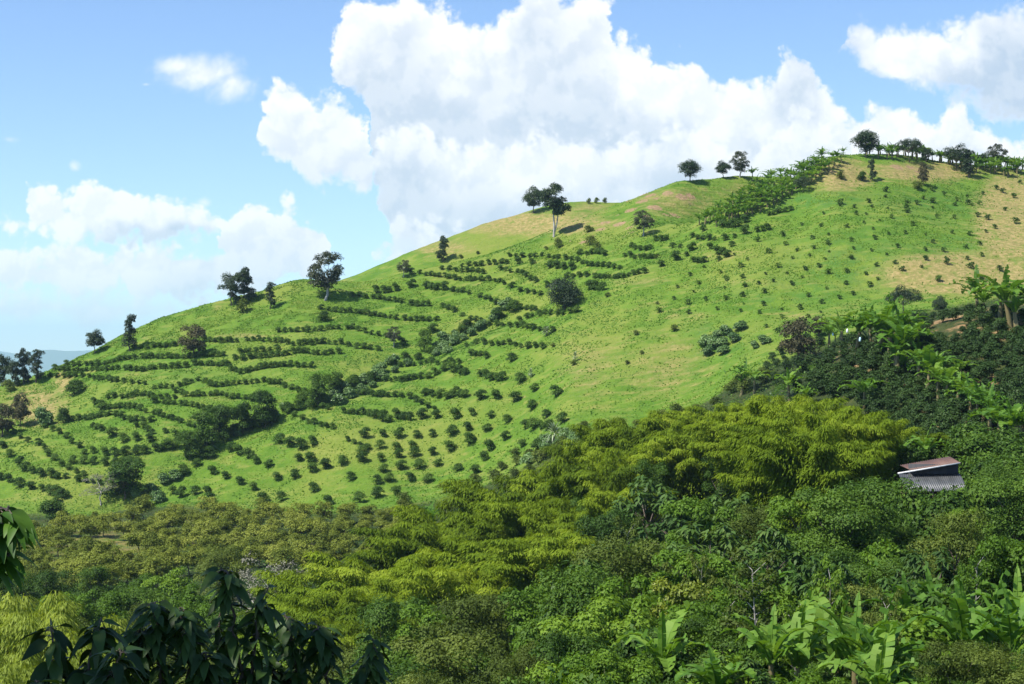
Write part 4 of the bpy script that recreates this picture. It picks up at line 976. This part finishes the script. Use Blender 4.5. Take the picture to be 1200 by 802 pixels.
for (u, v) in scatter_poly([(820,585),(900,550),(960,540),(1060,520),(1075,560),(1062,620),(960,640),(840,650),(700,660),(720,610)], 60, (24, 11), seed=15):
    dk = random.random() < .55; p = hit(u, v + 14)
    if any(abs(u - a) < 14 and abs(v - b) < 12 for a, b in [(1012,565),(1030,565),(1046,565)]): continue
    place('dark_bush' if dk else 'leafy_bush', random.choice(BSD if dk else BSH), 'bush', p - Vector((0, 0, .1)), random.uniform(.8, 1.4), random.uniform(.9, 1.2), look='dark green bush' if dk else 'light green leafy bush')
for (u, v) in scatter_poly([(1135,530),(1205,545),(1205,600),(1140,590)], 14, (20, 11), seed=16):
    place('dark_bush', random.choice(BSD), 'bush', hit(u, v + 10) - Vector((0, 0, .1)), random.uniform(.9, 1.5), 1.1, look='dark green bush')
for (u, vt, d, lab) in [(1067,573,146,'dark bush hiding the left end of the shed wall'),(1119,573,145,'dark bush hiding the right half of the shed wall'),(1146,562,147,'dark bush at the right end of the shed roofs'),(1096,585,143,'low dark bush under the shed post')]:
    top_thing('dark_bush', BSD[0], 3.0, u, vt, d, 'bush', 1.0, 1.2, 7.0, label=lab)

# nothing filled in by chance may stand between the camera and the shed
gone = []
for e in THINGS:
    o, look, (u, v) = e
    if not look or o.location.y > 149 or o.location.y < 60: continue
    ms = [o.data] if o.type == 'MESH' else [c.data for c in o.children]
    if not (1030 < u < 1160): continue
    r = max(abs(x.co[0]) for x in ms[-1].vertices) * o.scale[0] / o.location.y * F * .8; top = v - max(x.co[2] for x in ms[-1].vertices) * o.scale[2] / o.location.y * F
    if u + r > 1056 and u - r < 1134 and top < 582: gone.append(e)
for e in gone:
    THINGS.remove(e)
    for c in list(e[0].children): bpy.data.objects.remove(c)
    bpy.data.objects.remove(e[0])

# ------------------------------------------------------------------ the shed
def box(x0, x1, y0, y1, z0, z1):
    v = [(x, y, z) for x in (x0, x1) for y in (y0, y1) for z in (z0, z1)]
    return v, [(0,1,3,2),(4,6,7,5),(0,4,5,1),(2,3,7,6),(0,2,6,4),(1,5,7,3)]
def sheet(c00, c10, c01, c11, nw, amp, th=.012):
    """corrugated sheet over four corners (c00-c10 along the waves' run across, c01-c11 the other edge)"""
    c00, c10, c01, c11 = map(np.array, (c00, c10, c01, c11)); n = nw * 6; V = []; Q = []
    nr_ = np.cross(c10 - c00, c01 - c00); nr_ = nr_ / np.linalg.norm(nr_); nr_ = nr_ if nr_[2] > 0 else -nr_
    for side in (0, 1):
        for i in range(n + 1):
            s = i / n; w = amp * math.sin(s * nw * 2 * PI)
            for t in (0, 1): V.append(lerp(lerp(c00, c10, s), lerp(c01, c11, s), t) + nr_ * (w - side * th))
    m = (n + 1) * 2
    for i in range(n):
        a = i * 2; Q.append((a, a+1, a+3, a+2)); Q.append((m+a, m+a+2, m+a+3, m+a+1))
        Q.append((a, a+2, m+a+2, m+a)); Q.append((a+1, m+a+1, m+a+3, a+3))
    Q += [(0, m, m+1, 1), (m-2, m-1, 2*m-1, 2*m-2)]
    return V, Q
sp = at(1096, 150)
zs_ = lambda v: (V0 - v) / F * 150 - sp.z            # local height of a photo row at the shed's distance
xs_ = lambda u: (u - 1096) / F * 150
shed = bpy.data.objects.new('shed', None); C.objects.link(shed); shed.location = sp
shed['label'] = 'small brick shed with a rusty upper roof and grey sheet lower roof'; shed['category'] = 'shed'
def part(nm, geos, mat, parent=shed):
    g = Geo()
    for v, q in geos: g.add(v, q)
    return add_obj(nm, g.mesh('shed_' + nm, M[mat]), parent)
zl = zs_(575); zh = zs_(558)
part('wall', [box(xs_(1066), xs_(1129), .6, 3.4, -.4, zl + .1)], 'brick')
part('clerestory_gap', [box(xs_(1072), xs_(1131), 2.3, 2.42, zl + .12, zs_(546))], 'gap_shade')  # dark panel in the gap between the roofs, the gap's shade as its colour
lo = part('lower_roof', [sheet((xs_(1060), -.5, zl - .05), (xs_(1133), -.5, zl + .02), (xs_(1060), 2.28, zh), (xs_(1133), 2.28, zh + .04), 30, .022)], 'zinc')
up = part('upper_roof', [sheet((xs_(1072), 1.7, zs_(552.5)), (xs_(1132), 1.7, zs_(543.8)), (xs_(1068), 4.4, zs_(549)), (xs_(1128), 4.4, zs_(538.5)), 22, .03, .02)], 'rust')
part('fascia', [([(xs_(1057), 1.62, zs_(557.5)), (xs_(1131), 1.62, zs_(544.8)), (xs_(1131), 1.62, zs_(543.3)), (xs_(1057), 1.62, zs_(555.5)), (xs_(1057), 1.68, zs_(557.5)), (xs_(1131), 1.68, zs_(544.8)), (xs_(1131), 1.68, zs_(543.3)), (xs_(1057), 1.68, zs_(555.5))], [(0,1,2,3),(7,6,5,4),(0,4,5,1),(3,2,6,7),(0,3,7,4),(1,5,6,2)])], 'fascia')
g = Geo(); g.tube([(xs_(1091), -.35, -.3), (xs_(1092), -.35, zs_(580)), (xs_(1092.5), -.32, zl - .06)], .05, 8); add_obj('post', g.mesh('shed_post', M['post'], True), shed)
THINGS.append((shed, None, (1096, 560)))

# ------------------------------------------------------------------ dark big-leaved branches close to the camera
def big_leaf(g, base, axis, nrm, L, W, rg, droop=.5):
    """an ovate leaf with a raised midrib line, bending down along its length"""
    ax = np.array(axis, float); ax /= np.linalg.norm(ax); sd = np.cross(ax, nrm); sd /= np.linalg.norm(sd) + 1e-9; up = np.cross(sd, ax)
    n = 9; t = np.linspace(0, 1, n)
    w = W * .5 * np.sin(PI * np.clip(t, 0, 1) ** .8) ** .75 * (1 - .25 * t); w[0] = .004; w[-1] = .002
    P = np.array(base)[None] + ax[None] * (L * t)[:, None] - np.array([0, 0, 1])[None] * (droop * L * t ** 2)[:, None]
    V = np.concatenate([P + sd * w[:, None] + up * (w * .28)[:, None] + .03 * W * np.sin(t * 14 + rg.random() * 6)[:, None] * up, P, P - sd * w[:, None] + up * (w * .28)[:, None] + .03 * W * np.sin(t * 14 + rg.random() * 6)[:, None] * up])
    Q = [(j, j+1, n+j+1, n+j) for j in range(n-1)] + [(n+j, n+j+1, 2*n+j+1, 2*n+j) for j in range(n-1)]
    g.add(V, Q, np.full(len(Q), rg.random()))
def cam_pt(u, v, d): return np.array([(u - CX) / F * d, d, (V0 - v) / F * d])
def leafy_branch(name, stems, lsize, nl, mat, label, seed, spread=.5, droop=.5, cat='shrub'):
    rg = np.random.default_rng(seed); st, lf = Geo(), Geo()
    root = np.mean([s[0] for s in stems], axis=0)
    for s in stems:
        pts = np.array(s) - root; k = len(pts)
        tq = np.linspace(0, k - 1, k * 4); pp = np.stack([np.interp(tq, range(k), pts[:, c]) for c in range(3)], 1) + .01 * rg.normal(size=(len(tq), 3))
        st.tube(pp, np.linspace(.022, .006, len(pp)), 6)
        for i in range(nl):
            f = .30 + .70 * rg.random() ** .8; j = f * (len(pp) - 1); b = np.array([np.interp(j, range(len(pp)), pp[:, c]) for c in range(3)])
            d = rdir(rg, 1)[0]; d[2] = d[2] * .4 - .15
            b2 = b + d * spread * lsize * rg.random(); st.tube([b, lerp(b, b2, .5) + [0, 0, .01], b2], .004, 4)
            nn = np.array([0, -.35, 1]) + .5 * rdir(rg, 1)[0]
            L = lsize * (.65 + .6 * rg.random()); big_leaf(lf, b2, d + [0, 0, -.1], nn, L, L * .48, rg, droop * (.4 + rg.random()))
    o = place(name, [('stem', st.mesh(name + '_stem', M['bark'], True)), ('foliage', lf.mesh(name + '_foliage', M[mat], True))], cat, Vector(root), 1, 1, 0, label)
    return o
D = 14.0
def stem(*q): return [cam_pt(u, v, d) for u, v, d in q]
def foot(u, d): p = at(u, d); return (u, V0 - F * p.z / d + 10, d)
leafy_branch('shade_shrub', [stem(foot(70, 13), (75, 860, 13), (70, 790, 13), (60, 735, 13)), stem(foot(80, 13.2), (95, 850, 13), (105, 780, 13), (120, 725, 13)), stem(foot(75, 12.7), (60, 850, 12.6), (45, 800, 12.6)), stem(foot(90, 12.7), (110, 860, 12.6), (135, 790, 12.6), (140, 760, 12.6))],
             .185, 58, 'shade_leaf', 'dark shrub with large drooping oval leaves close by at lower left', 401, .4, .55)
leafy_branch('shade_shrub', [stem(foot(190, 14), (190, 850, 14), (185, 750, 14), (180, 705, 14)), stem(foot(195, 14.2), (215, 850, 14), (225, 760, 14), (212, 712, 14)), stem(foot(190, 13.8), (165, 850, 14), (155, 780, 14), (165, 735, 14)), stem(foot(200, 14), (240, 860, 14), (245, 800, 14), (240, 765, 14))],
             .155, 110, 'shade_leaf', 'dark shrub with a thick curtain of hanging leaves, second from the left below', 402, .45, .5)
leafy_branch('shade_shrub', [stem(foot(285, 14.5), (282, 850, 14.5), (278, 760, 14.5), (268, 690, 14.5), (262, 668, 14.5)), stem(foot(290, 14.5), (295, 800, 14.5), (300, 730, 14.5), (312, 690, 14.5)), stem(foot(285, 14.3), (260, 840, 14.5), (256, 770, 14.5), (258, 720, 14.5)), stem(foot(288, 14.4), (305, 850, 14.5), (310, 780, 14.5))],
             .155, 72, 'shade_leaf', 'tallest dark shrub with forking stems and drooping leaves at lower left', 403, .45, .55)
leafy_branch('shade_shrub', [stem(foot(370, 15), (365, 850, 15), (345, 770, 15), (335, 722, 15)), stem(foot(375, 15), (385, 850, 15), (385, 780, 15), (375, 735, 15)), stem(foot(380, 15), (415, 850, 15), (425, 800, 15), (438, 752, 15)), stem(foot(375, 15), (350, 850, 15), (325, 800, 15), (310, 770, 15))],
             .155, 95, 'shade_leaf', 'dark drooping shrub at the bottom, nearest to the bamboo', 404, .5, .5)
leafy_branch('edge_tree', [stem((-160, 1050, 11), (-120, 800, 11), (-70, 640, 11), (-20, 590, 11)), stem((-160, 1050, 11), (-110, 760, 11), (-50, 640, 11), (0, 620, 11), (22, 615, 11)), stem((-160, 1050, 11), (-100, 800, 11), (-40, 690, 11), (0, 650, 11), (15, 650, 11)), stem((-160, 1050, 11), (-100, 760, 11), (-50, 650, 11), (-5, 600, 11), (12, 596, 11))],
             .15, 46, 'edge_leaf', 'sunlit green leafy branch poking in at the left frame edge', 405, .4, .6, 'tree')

p = at(CX - 8.4 / 12.5 * F, 12.5)  # added tree outside the view, set sunward to shade the foreground shrubs
CAN = tree('added_shade_tree', 14, 7.4, .58, 26, 3000, .34, 'dense', seed=500, shape='round', crad=.2)
place('added_shade_tree', CAN, 'tree', Vector((p.x, p.y, p.z - .2)), 1.0, 1.0, 0, 'added unseen tree up the slope whose crown shades the foreground shrubs')

# ------------------------------------------------------------------ grass and undergrowth (nobody could count them)
def sample(n, t0, t1, u0, u1, seed, keep=None):
    rg = np.random.default_rng(seed); i0 = np.searchsorted(tt, t0); i1 = np.searchsorted(tt, t1) - 1
    i = rg.random(n) * (i1 - i0) + i0; j = np.interp(u0 + (u1 - u0) * rg.random(n), uu, np.arange(nu))
    ii = np.floor(i).astype(int); jj = np.minimum(np.floor(j).astype(int), nu - 2); fi = (i - ii)[:, None]; fj = (j - jj)[:, None]
    G = np.stack([GX, GD, GZ], -1)
    P = (G[ii, jj] * (1-fi) + G[ii+1, jj] * fi) * (1-fj) + (G[ii, jj+1] * (1-fi) + G[ii+1, jj+1] * fi) * fj
    ex = {k: a[ii, jj] for k, a in (('dry', dry), ('soil', soil), ('cs', coffee_soil), ('vg', valley_grass))}
    return P, ex, rg
P, ex, rg = sample(470000, 8.9, 14.3, -120, 1330, 31)
keep = rg.random(len(P)) > np.clip(ex['dry'] * .9 + ex['soil'] * .7, 0, .93)
keep &= fbm(P[:, 0] / 3.5, P[:, 1] / 3.5, 3, 77) > .43
P = P[keep]; n = len(P)
g = Geo(); ax = np.array([0, .25, .8])[None] + .5 * rdir(rg, n); nr_ = np.array([0, -.8, .6])[None] + .5 * rdir(rg, n)
l = .14 + .30 * rg.random(n) ** 2
g.leaves(P - [0, 0, .05], ax, nr_, l, .42 * (.5 + rg.random(n)), rg, .05, np.clip(fbm(P[:, 0] / 14, P[:, 1] / 14, 3, 55) * 1.1 - .15 + .3 * rg.random(n), 0, 1))
o = add_obj('grass', g.mesh('grass', M['grass'])); o['kind'] = 'stuff'
P, ex, rg = sample(230000, 3.1, 8.95, -300, 1560, 32)
keep = (rg.random(len(P)) > np.clip(ex['cs'] * 1.0 + ex['vg'] * .85, 0, .96)); P = P[keep]; n = len(P)
g = Geo(); d = rdir(rg, n); d[:, 2] = .3 * np.abs(d[:, 2])
hh = 1.5 * rg.random(n) * fbm(P[:, 0] / 6, P[:, 1] / 6, 2, 5)
g.leaves(P + np.stack([0*hh, 0*hh, hh], 1), d, np.array([0, 0, 1.0])[None] + .5 * rdir(rg, n), .35 + .35 * rg.random(n), .2 + .16 * rg.random(n), rg, .15)
o = add_obj('undergrowth', g.mesh('undergrowth', M['under'])); o['kind'] = 'stuff'

# ------------------------------------------------------------------ labels of the filled-in plants, from what stands next to them
LM = [('the shed', 1096, 560), ('the white trunked slender tree', 885, 720), ('the yellow green bush', 800, 690), ('the rounded olive brown tree', 545, 715), ('the drooping bamboo plume', 630, 660), ('the pale yellow bamboo', 40, 740), ('the tallest dark foreground shrub', 280, 740),
      ('the big torn banana', 1190, 640), ('the dense dark tree', 1010, 600), ('the rosette palm', 650, 505), ('the dark brown stemmed banana', 1003, 740), ('the upper gully', 535, 398), ('the pale gully shrubs', 425, 450), ('the lower gully mouth', 180, 575), ('the hollow below the bare slope', 845, 400), ('the coffee field', 1010, 440), ('the lone round dark tree', 660, 348), ('the grey branched trees', 325, 660), ('the bottom right corner', 1185, 790), ('the whorled leaf trees', 830, 600), ('the bottom edge', 700, 800), ('the shaded strip', 80, 680), ('the brownish feathery tree', 1130, 765), ('the broad greyish olive tree', 520, 770)]
def rel(u, v, names=LM):
    nm, a, b = min(names, key=lambda q: (q[1]-u)**2 + ((q[2]-v)*1.4)**2)
    dx, dy = u - a, (v - b) * 1.2
    if abs(dx) < 9 and abs(dy) < 9: return 'at ' + nm
    if abs(dx) > abs(dy): return ('right of ' if dx > 0 else 'left of ') + nm
    return ('below ' if dy > 0 else 'above ') + nm
buckets = {}
for o, look, (u, v) in THINGS:
    if look and not look.startswith('@'): buckets.setdefault((look, rel(u, v - 25 if v > 560 else v)), []).append((u, v, o))
for (look, r), lst in buckets.items():
    lst.sort(key=lambda q: q[0])
    for k, (u, v, o) in enumerate(lst):
        if len(lst) == 1: o['label'] = f'{look} {r}'
        elif len(lst) == 2: o['label'] = f'{look} {r}, the {"left" if k == 0 else "right"} one'
        else: o['label'] = f'{look} {r}, {ORD[k]} from left'
HL = [('the column tree', 152, 405), ('the brownish tree', 226, 405), ('the pair of ridge trees', 285, 345), ('the airy ridge tree', 381, 345), ('the slim skyline tree', 519, 300), ('the twin white trunks', 650, 268), ('the lone round dark tree', 661, 350), ('the thin slope tree', 755, 272), ('the banana band', 890, 235), ('the dark gully trees', 275, 500), ('the pale gully shrubs', 425, 448), ('the upper gully', 535, 398), ('the rosette palm', 650, 508), ('the grey slope foot tree', 125, 570), ('the bare brown tree', 24, 490), ('the orchard valley', 430, 600), ('the round ridge tree', 112, 405)]
rb = {}
for things in CROWS:
    c = [q for q in THINGS if q[0] in things]; u = sum(q[2][0] for q in c) / len(c); v = sum(q[2][1] for q in c) / len(c)
    rb.setdefault(rel(u, v, HL), []).append((v, things))
for r, rows in rb.items():
    rows.sort(key=lambda q: q[0])
    for i, (v, things) in enumerate(rows):
        things.sort(key=lambda o: pix(o.location)[0])
        rw = '' if len(rows) == 1 else f' {ORD[i]}'
        for k, o in enumerate(things): o['label'] = (f'citrus bush {ORD[k]} from left,{rw} row' if len(things) > 1 else f'lone citrus bush,{rw} row') + f' {r}'
for o, look, (u, v) in THINGS:
    if look == '@sapling': o['label'] = 'small dark sapling on the ' + ('dry straw coloured patch' if (v > 305 and u > 1060) or u > 1145 else ('upper grassy right slope' if v < 275 else 'lower grassy right slope')); o['group'] = o['label'].replace('small dark sapling', 'saplings')
    if look == '@coffee': o['label'] = 'glossy dark coffee shrub ' + ('in the upper field right of the banana line' if u > 1060 + (v - 420) * .8 else 'in the lower field left of the banana line'); o['group'] = o['label'].replace('glossy dark coffee shrub', 'coffee shrubs')
    if look == '@orchard': o['label'] = 'yellow olive orchard tree ' + ('on the left of the valley floor near the grassy clearing' if u < 190 else ('at the back of the valley floor along the hill foot' if v < 632 else 'at the front of the valley floor by the bamboo')); o['group'] = o['label'].replace('yellow olive orchard tree', 'orchard trees')

# ------------------------------------------------------------------ sky with clouds, sun, camera
SUN_EL, SUN_AZ = 55.0, 243.0       # degrees; azimuth clockwise from +Y (the view direction)
w = bpy.data.worlds.new('World'); SC.world = w; w.use_nodes = True
nt = w.node_tree; nd = nt.nodes; lk = nt.links; nd.clear()
def vm(op, a, b=None):
    x = nd.new('ShaderNodeVectorMath'); x.operation = op
    for i, k in enumerate((a, b)):
        if k is None: continue
        if isinstance(k, tuple): x.inputs[i].default_value = k
        else: lk.new(k, x.inputs[i])
    return x.outputs['Value'] if op in ('LENGTH', 'DOT_PRODUCT') else x.outputs[0]
def mm(op, a, b=None, c=None, clamp=False):
    x = nd.new('ShaderNodeMath'); x.operation = op; x.use_clamp = clamp
    for i, k in enumerate((a, b, c)):
        if k is None: continue
        if isinstance(k, (int, float)): x.inputs[i].default_value = k
        else: lk.new(k, x.inputs[i])
    return x.outputs[0]
def smooth(x, a, b, lo=0.0, hi=1.0):
    r = nd.new('ShaderNodeMapRange'); r.interpolation_type = 'SMOOTHSTEP'
    for k, q in zip(('From Min', 'From Max', 'To Min', 'To Max'), (a, b, lo, hi)): r.inputs[k].default_value = q
    lk.new(x, r.inputs['Value']); return r.outputs[0]
w.cycles.sampling_method = 'MANUAL'; w.cycles.sample_map_resolution = 512
tc = nd.new('ShaderNodeTexCoord'); se = nd.new('ShaderNodeSeparateXYZ'); lk.new(tc.outputs['Generated'], se.inputs[0])
yy = mm('MAXIMUM', se.outputs[1], .08)
cu = mm('MULTIPLY_ADD', mm('DIVIDE', se.outputs[0], yy), F / 100, CX / 100); cv = mm('MULTIPLY_ADD', mm('DIVIDE', se.outputs[2], yy), -F / 100, V0 / 100)   # slopes of the direction
cb = nd.new('ShaderNodeCombineXYZ'); lk.new(cu, cb.inputs[0]); lk.new(cv, cb.inputs[1]); UV = cb.outputs[0]
def noise2(vec, sc, det, ro=.55):
    n = nd.new('ShaderNodeTexNoise'); n.noise_dimensions = '2D'; n.inputs['Scale'].default_value = sc; n.inputs['Detail'].default_value = det; n.inputs['Roughness'].default_value = ro
    lk.new(vec, n.inputs['Vector']); return n
def billow(vec, det):
    """puffy cumulus relief, about -0.5 .. 0.5"""
    n1 = noise2(vec, 1.3, det, .58)
    wv = vm('ADD', vec, vm('MULTIPLY', n1.outputs['Color'], (.30, .30, 0)))
    vo = nd.new('ShaderNodeTexVoronoi'); vo.voronoi_dimensions = '2D'; vo.feature = 'F1'; vo.inputs['Scale'].default_value = 2.6; vo.inputs['Detail'].default_value = 2.5; vo.inputs['Roughness'].default_value = .55; vo.inputs['Lacunarity'].default_value = 2.3
    lk.new(wv, vo.inputs['Vector'])
    return mm('ADD', mm('MULTIPLY', mm('SUBTRACT', .42, vo.outputs['Distance']), .75), mm('MULTIPLY', mm('SUBTRACT', n1.outputs[0], .5), .95))
bw = billow(UV, 7); bw2 = billow(vm('ADD', UV, (-.10, -.16, 0)), 4)
rim = mm('SUBTRACT', bw, bw2)
broad = noise2(UV, .55, 3).outputs[0]
wn = noise2(UV, 1.9, 5, .6)
ws = nd.new('ShaderNodeSeparateColor'); lk.new(wn.outputs['Color'], ws.inputs[0])
cu = mm('ADD', cu, mm('MULTIPLY', mm('SUBTRACT', ws.outputs[0], .5), .55)); cv_raw = cv; cv = mm('ADD', cv, mm('MULTIPLY', mm('SUBTRACT', ws.outputs[1], .5), .40))
U0, U1 = -1.0, 13.0
un = mm('DIVIDE', mm('SUBTRACT', cu, U0), U1 - U0)
def curve(pts):
    """height profile over the sky: photo columns -> photo rows"""
    f = nd.new('ShaderNodeFloatCurve'); cm = f.mapping; c = cm.curves[0]; cm.use_clip = False
    xs = [((u / 100) - U0) / (U1 - U0) for u, v in pts]; ys = [v / 800 + .1 for u, v in pts]
    c.points[0].location = (xs[0], ys[0]); c.points[1].location = (xs[-1], ys[-1])
    for x, y in list(zip(xs, ys))[1:-1]: c.points.new(x, y)
    for q in c.points: q.handle_type = 'VECTOR'
    cm.update(); f.inputs['Factor'].default_value = 1; lk.new(un, f.inputs['Value'])
    return mm('MULTIPLY', mm('SUBTRACT', f.outputs[0], .1), 8.0)
LAY = [   # top profile, bottom profile, soft edge, grey depth, grey amount, opacity, relief
 ([(-100,352),(0,348),(60,346),(120,344),(200,350),(230,362),(260,400)], [(-100,380),(0,378),(100,385),(200,372),(230,366),(260,360)], .22, .5, .3, .9, .6),
 ([(-100,305),(-20,300),(0,292),(28,288),(45,300),(60,288),(85,284),(110,288),(130,292),(150,290),(175,284),(200,290),(230,300),(262,292),(330,298),(345,330)], [(-100,335),(0,340),(60,345),(150,345),(250,348),(330,340),(345,325)], .13, .6, .3, 1, .95),
 ([(-100,268),(-20,262),(0,255),(24,250),(30,225),(45,212),(62,216),(75,228),(90,222),(105,212),(125,210),(145,215),(160,215),(172,230),(190,230),(215,245),(235,250),(255,258),(278,270)], [(-100,275),(0,270),(30,276),(80,282),(150,284),(200,282),(278,268)], .12, .35, .7, 1, .9),
 ([(256,285),(258,262),(268,250),(281,249),(285,230),(297,224),(310,232),(325,234),(340,231),(355,242),(370,249),(380,258),(385,285)], [(256,284),(262,320),(300,345),(350,345),(378,320),(385,284)], .11, .8, .25, 1, .95),
 ([(384,65),(398,40),(402,25),(415,5),(430,-12),(518,-8),(524,10),(545,19),(560,24),(575,12),(590,17),(600,3),(612,-20),(700,-16),(715,3),(718,24),(730,21),(742,38),(755,44),(765,64),(775,72),(790,67),(800,72),(815,67),(830,77),(845,92),(860,82),(880,84),(895,88),(905,74),(915,61),(930,54),(945,68),(960,94),(975,104),(990,118),(1010,125),(1040,114),(1055,122),(1080,121),(1095,135),(1115,113),(1130,122),(1150,140),(1200,150),(1300,150)],
  [(384,66),(400,110),(412,128),(428,132),(430,150),(434,185),(437,215),(440,245),(446,268),(458,288),(480,302),(560,315),(700,330),(1300,330)], .15, .95, .62, 1, .9),
 ([(432,215),(436,165),(450,142),(475,132),(500,140),(522,156),(545,168),(570,156),(600,160),(640,150),(680,165),(720,150),(760,160),(800,132),(830,142),(862,165),(900,150),(940,120),(975,150),(1010,165),(1060,150),(1100,170),(1300,180)],
  [(432,218),(438,240),(446,262),(458,272),(480,280),(560,290),(700,320),(1300,330)], .16, .85, .62, .92, .9),
 ([(442,300),(450,262),(468,250),(490,254),(512,262),(540,258),(580,262),(640,250),(700,246),(745,226),(800,230),(900,235)], [(442,304),(460,320),(500,330),(900,340)], .14, .8, .3, .9, .8),
 ([(294,165),(298,148),(302,128),(312,111),(325,97),(340,92),(352,97),(358,107),(372,109),(382,103),(394,111),(406,115),(416,124),(428,140),(444,195)], [(294,160),(305,175),(320,194),(340,208),(370,216),(400,222),(428,226),(444,196)], .13, .75, .35, 1, .7),
 ([(978,70),(988,42),(996,28),(1007,17),(1025,14),(1045,24),(1060,27),(1080,23),(1100,27),(1120,24),(1140,14),(1155,4),(1180,-4),(1300,-10)], [(978,64),(995,70),(1010,84),(1030,104),(1060,112),(1090,118),(1120,128),(1150,143),(1180,152),(1300,160)], .2, .55, .8, .97, .7),
]
BL_ = [(215,78,46,17,1.1),(243,86,56,24,1.25),(270,97,36,24,1.15),(240,237,17,11,.8),(88,196,15,13,.75),(12,164,30,11,.6),(172,99,15,5,.45),(72,115,14,8,.35)]
front = smooth(se.outputs[1], .06, .16)
col = None; cover = None
haze_low = smooth(cv, 2.6, 4.1, 0.0, .15)  # low clouds greyed, haze painted into their colour
def layer(field, depth, soft, gd, ga, op, relief, bias=.0):
    global col, cover
    f = mm('ADD', field, mm('MULTIPLY_ADD', bw, relief * .36, bias))
    k = mm('MULTIPLY', smooth(f, -.02, soft), op)
    deep = smooth(mm('ADD', depth, mm('MULTIPLY_ADD', broad, 2.4, -1.2)), gd * .25, gd * 1.35)
    sh = mm('ADD', mm('MULTIPLY', deep, ga), mm('MULTIPLY', smooth(rim, .24, -.34), .22))  # cloud shading painted into the colour: grey depths, brighter upper left sides
    sh = mm('MULTIPLY', mm('ADD', sh, haze_low), 1.0, None, True)
    c = nd.new('ShaderNodeMixRGB'); lk.new(sh, c.inputs[0]); c.inputs[1].default_value = (1.0, 1.0, 1.0, 1); c.inputs[2].default_value = (.50, .60, .73, 1)
    if col is None: col, cover = c.outputs[0], k
    else:
        x = nd.new('ShaderNodeMixRGB'); lk.new(k, x.inputs[0]); lk.new(col, x.inputs[1]); lk.new(c.outputs[0], x.inputs[2]); col = x.outputs[0]
        cover = mm('SUBTRACT', 1.0, mm('MULTIPLY', mm('SUBTRACT', 1.0, cover), mm('SUBTRACT', 1.0, k)))
for top, bot, soft, gd, ga, op, relief in LAY:
    dt = mm('SUBTRACT', cv, curve(top)); db = mm('SUBTRACT', curve(bot), cv)
    layer(mm('MINIMUM', dt, db), dt, soft, gd, ga, op, relief, .12 if top[0][0] < 0 else .05)
acc = None
for (u, v, a, b, op) in BL_:
    k = vm('LENGTH', vm('MULTIPLY', vm('SUBTRACT', UV, (u / 100, v / 100, 0)), (100 / a, 100 / b, 0)))
    k = mm('MULTIPLY', mm('SUBTRACT', op, k), .22)
    acc = k if acc is None else mm('MAXIMUM', acc, k)
layer(acc, mm('MULTIPLY', acc, 1.0), .22, 2, .2, .9, .35)
cover = mm('MULTIPLY', cover, front)
cc = nd.new('ShaderNodeMixRGB'); cc.inputs[0].default_value = 0; lk.new(col, cc.inputs[1])
sky = nd.new('ShaderNodeTexSky'); sky.sky_type = 'NISHITA'; sky.sun_disc = False; sky.sun_elevation = math.radians(SUN_EL); sky.sun_rotation = math.radians(SUN_AZ); sky.altitude = 1200; sky.air_density = .85; sky.dust_density = .0; sky.ozone_density = 1.5
b1 = nd.new('ShaderNodeBackground'); st = nd.new('ShaderNodeMixRGB'); st.blend_type = 'MULTIPLY'; st.inputs[0].default_value = 1; st.inputs[2].default_value = (.86, .94, 1.06, 1); lk.new(sky.outputs[0], st.inputs[1]); lk.new(st.outputs[0], b1.inputs[0]); b1.inputs[1].default_value = .102
b2 = nd.new('ShaderNodeBackground'); lk.new(cc.outputs[0], b2.inputs[0]); b2.inputs[1].default_value = .66
ms = nd.new('ShaderNodeMixShader'); lk.new(mm('MULTIPLY', cover, .97), ms.inputs[0]); lk.new(b1.outputs[0], ms.inputs[1]); lk.new(b2.outputs[0], ms.inputs[2])
ow = nd.new('ShaderNodeOutputWorld'); lk.new(ms.outputs[0], ow.inputs[0])

hm, hnt, hnd, hlk = new_mat('haze')
pv = hnd.new('ShaderNodeVolumePrincipled'); pv.inputs['Color'].default_value = (.55, .78, 1, 1); pv.inputs['Density'].default_value = .00005; pv.inputs['Anisotropy'].default_value = .2
ho = hnd.new('ShaderNodeOutputMaterial'); hlk.new(pv.outputs[0], ho.inputs['Volume'])
v, q = box(-20000, 20000, -300, 33000, -240, 560)
hz = add_obj('haze', mesh_np('haze', v, q, None, [hm])); hz['kind'] = 'stuff'

sun = bpy.data.lights.new('sun', 'SUN'); sun.energy = 4.8; sun.angle = math.radians(.53); sun.color = (1, .95, .86)
so = bpy.data.objects.new('sun', sun); C.objects.link(so)
az, el = math.radians(SUN_AZ), math.radians(SUN_EL)
to_sun = Vector((math.sin(az) * math.cos(el), math.cos(az) * math.cos(el), math.sin(el)))
so.rotation_euler = to_sun.to_track_quat('Z', 'Y').to_euler(); so.location = to_sun * 300

cam = bpy.data.cameras.new('camera'); co = bpy.data.objects.new('camera', cam); C.objects.link(co)
cam.sensor_width = 36; cam.lens = F / 1200 * 36; cam.clip_start = .1; cam.clip_end = 60000
cam.shift_y = (V0 - 401) / 1200
co.location = (0, 0, 0); co.rotation_euler = (PI / 2, 0, 0); SC.camera = co
SC.view_settings.view_transform = 'Standard'; SC.view_settings.look = 'None'; SC.view_settings.gamma = 1; SC.view_settings.exposure = .82
SC.render.engine = 'CYCLES'; SC.cycles.max_bounces = 6; SC.cycles.diffuse_bounces = 3; SC.cycles.transmission_bounces = 4; SC.cycles.glossy_bounces = 2; SC.cycles.volume_bounces = 2
